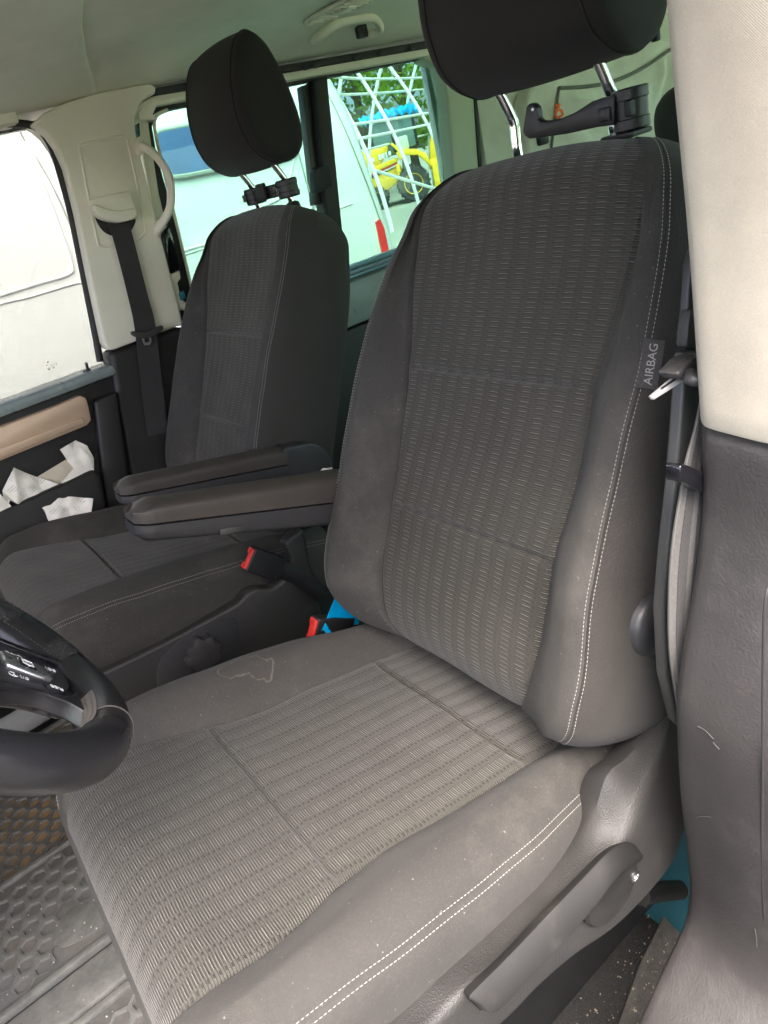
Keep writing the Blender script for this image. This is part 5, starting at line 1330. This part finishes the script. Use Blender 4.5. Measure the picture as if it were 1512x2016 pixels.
for k_, (w_, h_) in enumerate(((.07, .13), (.09, .11), (0, 0), (.08, .15), (.10, .14), (.06, .15), (.09, .12))):
    if w_: g.add(box((-.55 + k_ * .11, .072, .90 + .012 * k_), (w_, .01, h_), .004, 1))
mk('side_lettering', DL(g.v), g.f, M['ink_white'], dg_, kind='stuff')

# trees behind
def tree(x, y, h, r, seed, label, n=2600):
    r_ = random.Random(seed)
    t = thing('broadleaf_tree', label, 'tree', (x, y, -.56), 'trees behind the greenhouse frame')
    g = G(); g.add(tube(cr([(x, y, -.6), (x + .1, y, h * .25), (x - .1, y + .1, h * .6), (x, y, h * .9)], 5), list(np.linspace(.24, .05, 16)), 10))
    cl = []
    for k in range(26):
        a = r_.uniform(0, 6.28); zz_ = r_.uniform(.12, 1.0) * h; rad = r * math.sqrt(max(.05, 1 - ((zz_ / h - .5) / .62) ** 2)) * r_.uniform(.35, .95)
        c = (x + rad * math.cos(a), y + rad * math.sin(a), zz_); cl.append((c, r_.uniform(.7, 1.25)))
        g.add(tube([(x, y, zz_ * .6), ((x + c[0]) / 2, (y + c[1]) / 2, zz_ * .85), c], [.07, .04, .015], 6))
    mk('trunk', g.v, g.f, M['bark'], t)
    V = []; F = []
    per = n // len(cl)
    for c, s in cl:
        for k in range(per):
            d = np.array([r_.gauss(0, 1) for _ in range(3)]); d /= np.linalg.norm(d); p = np.array(c) + d * s * r_.uniform(.25, 1.0) ** .5
            a = np.array([r_.gauss(0, 1) for _ in range(3)]); a /= np.linalg.norm(a); b = np.cross(a, d); b /= np.linalg.norm(b) + 1e-6; sz = r_.uniform(.09, .19)
            i0 = len(V); V += [p - a * sz, p + b * sz * .6, p + a * sz, p - b * sz * .6]; F.append((i0, i0 + 1, i0 + 2, i0 + 3))
    mk('crown', V, F, M['leaf'], t, smooth=False)
labs = ['sunlit tree behind the top left of the hoops', 'bushy tree right behind the blue tarp', 'tree behind the right side of the hoops', 'tree furthest right behind the loader', 'far tall tree filling the gap above the cab', 'small tree left behind the hoops', 'dark tree behind the white van roof', 'leafy tree at the far right of the row', 'low bushy tree behind the loader wheel']
k = 0
for (d, az) in ((31, 0), (33, 1), (30, 2), (34, 3), (40, 1.5), (37, -.6), (36, -1.6), (38, 3.9), (29, 2.6)):
    ang = math.atan2(-1.62 - 0, -1.20) ; base = R(236.5) - R(6.2) * az + R(3)
    tree(.47 + d * math.cos(base), 1.07 + d * math.sin(base), 8.5 + (k % 3), 3.4, 40 + k, labs[k]); k += 1

near_labs = ['unseen tree added on the driver side, opposite the open door', 'unseen tree added on the driver side, opposite the rear wheel', 'unseen tree added on the driver side, far ahead of the van']
for k, (x, y, h) in enumerate(((2.6, 14.0, 5.0), (-2.4, 14.6, 5.4), (7.5, 13.6, 5.2))):  # unseen trees added to block low sky and reflect green in the wheel
    tree(x, y, h, 2.8, 90 + k, near_labs[k], 2000)
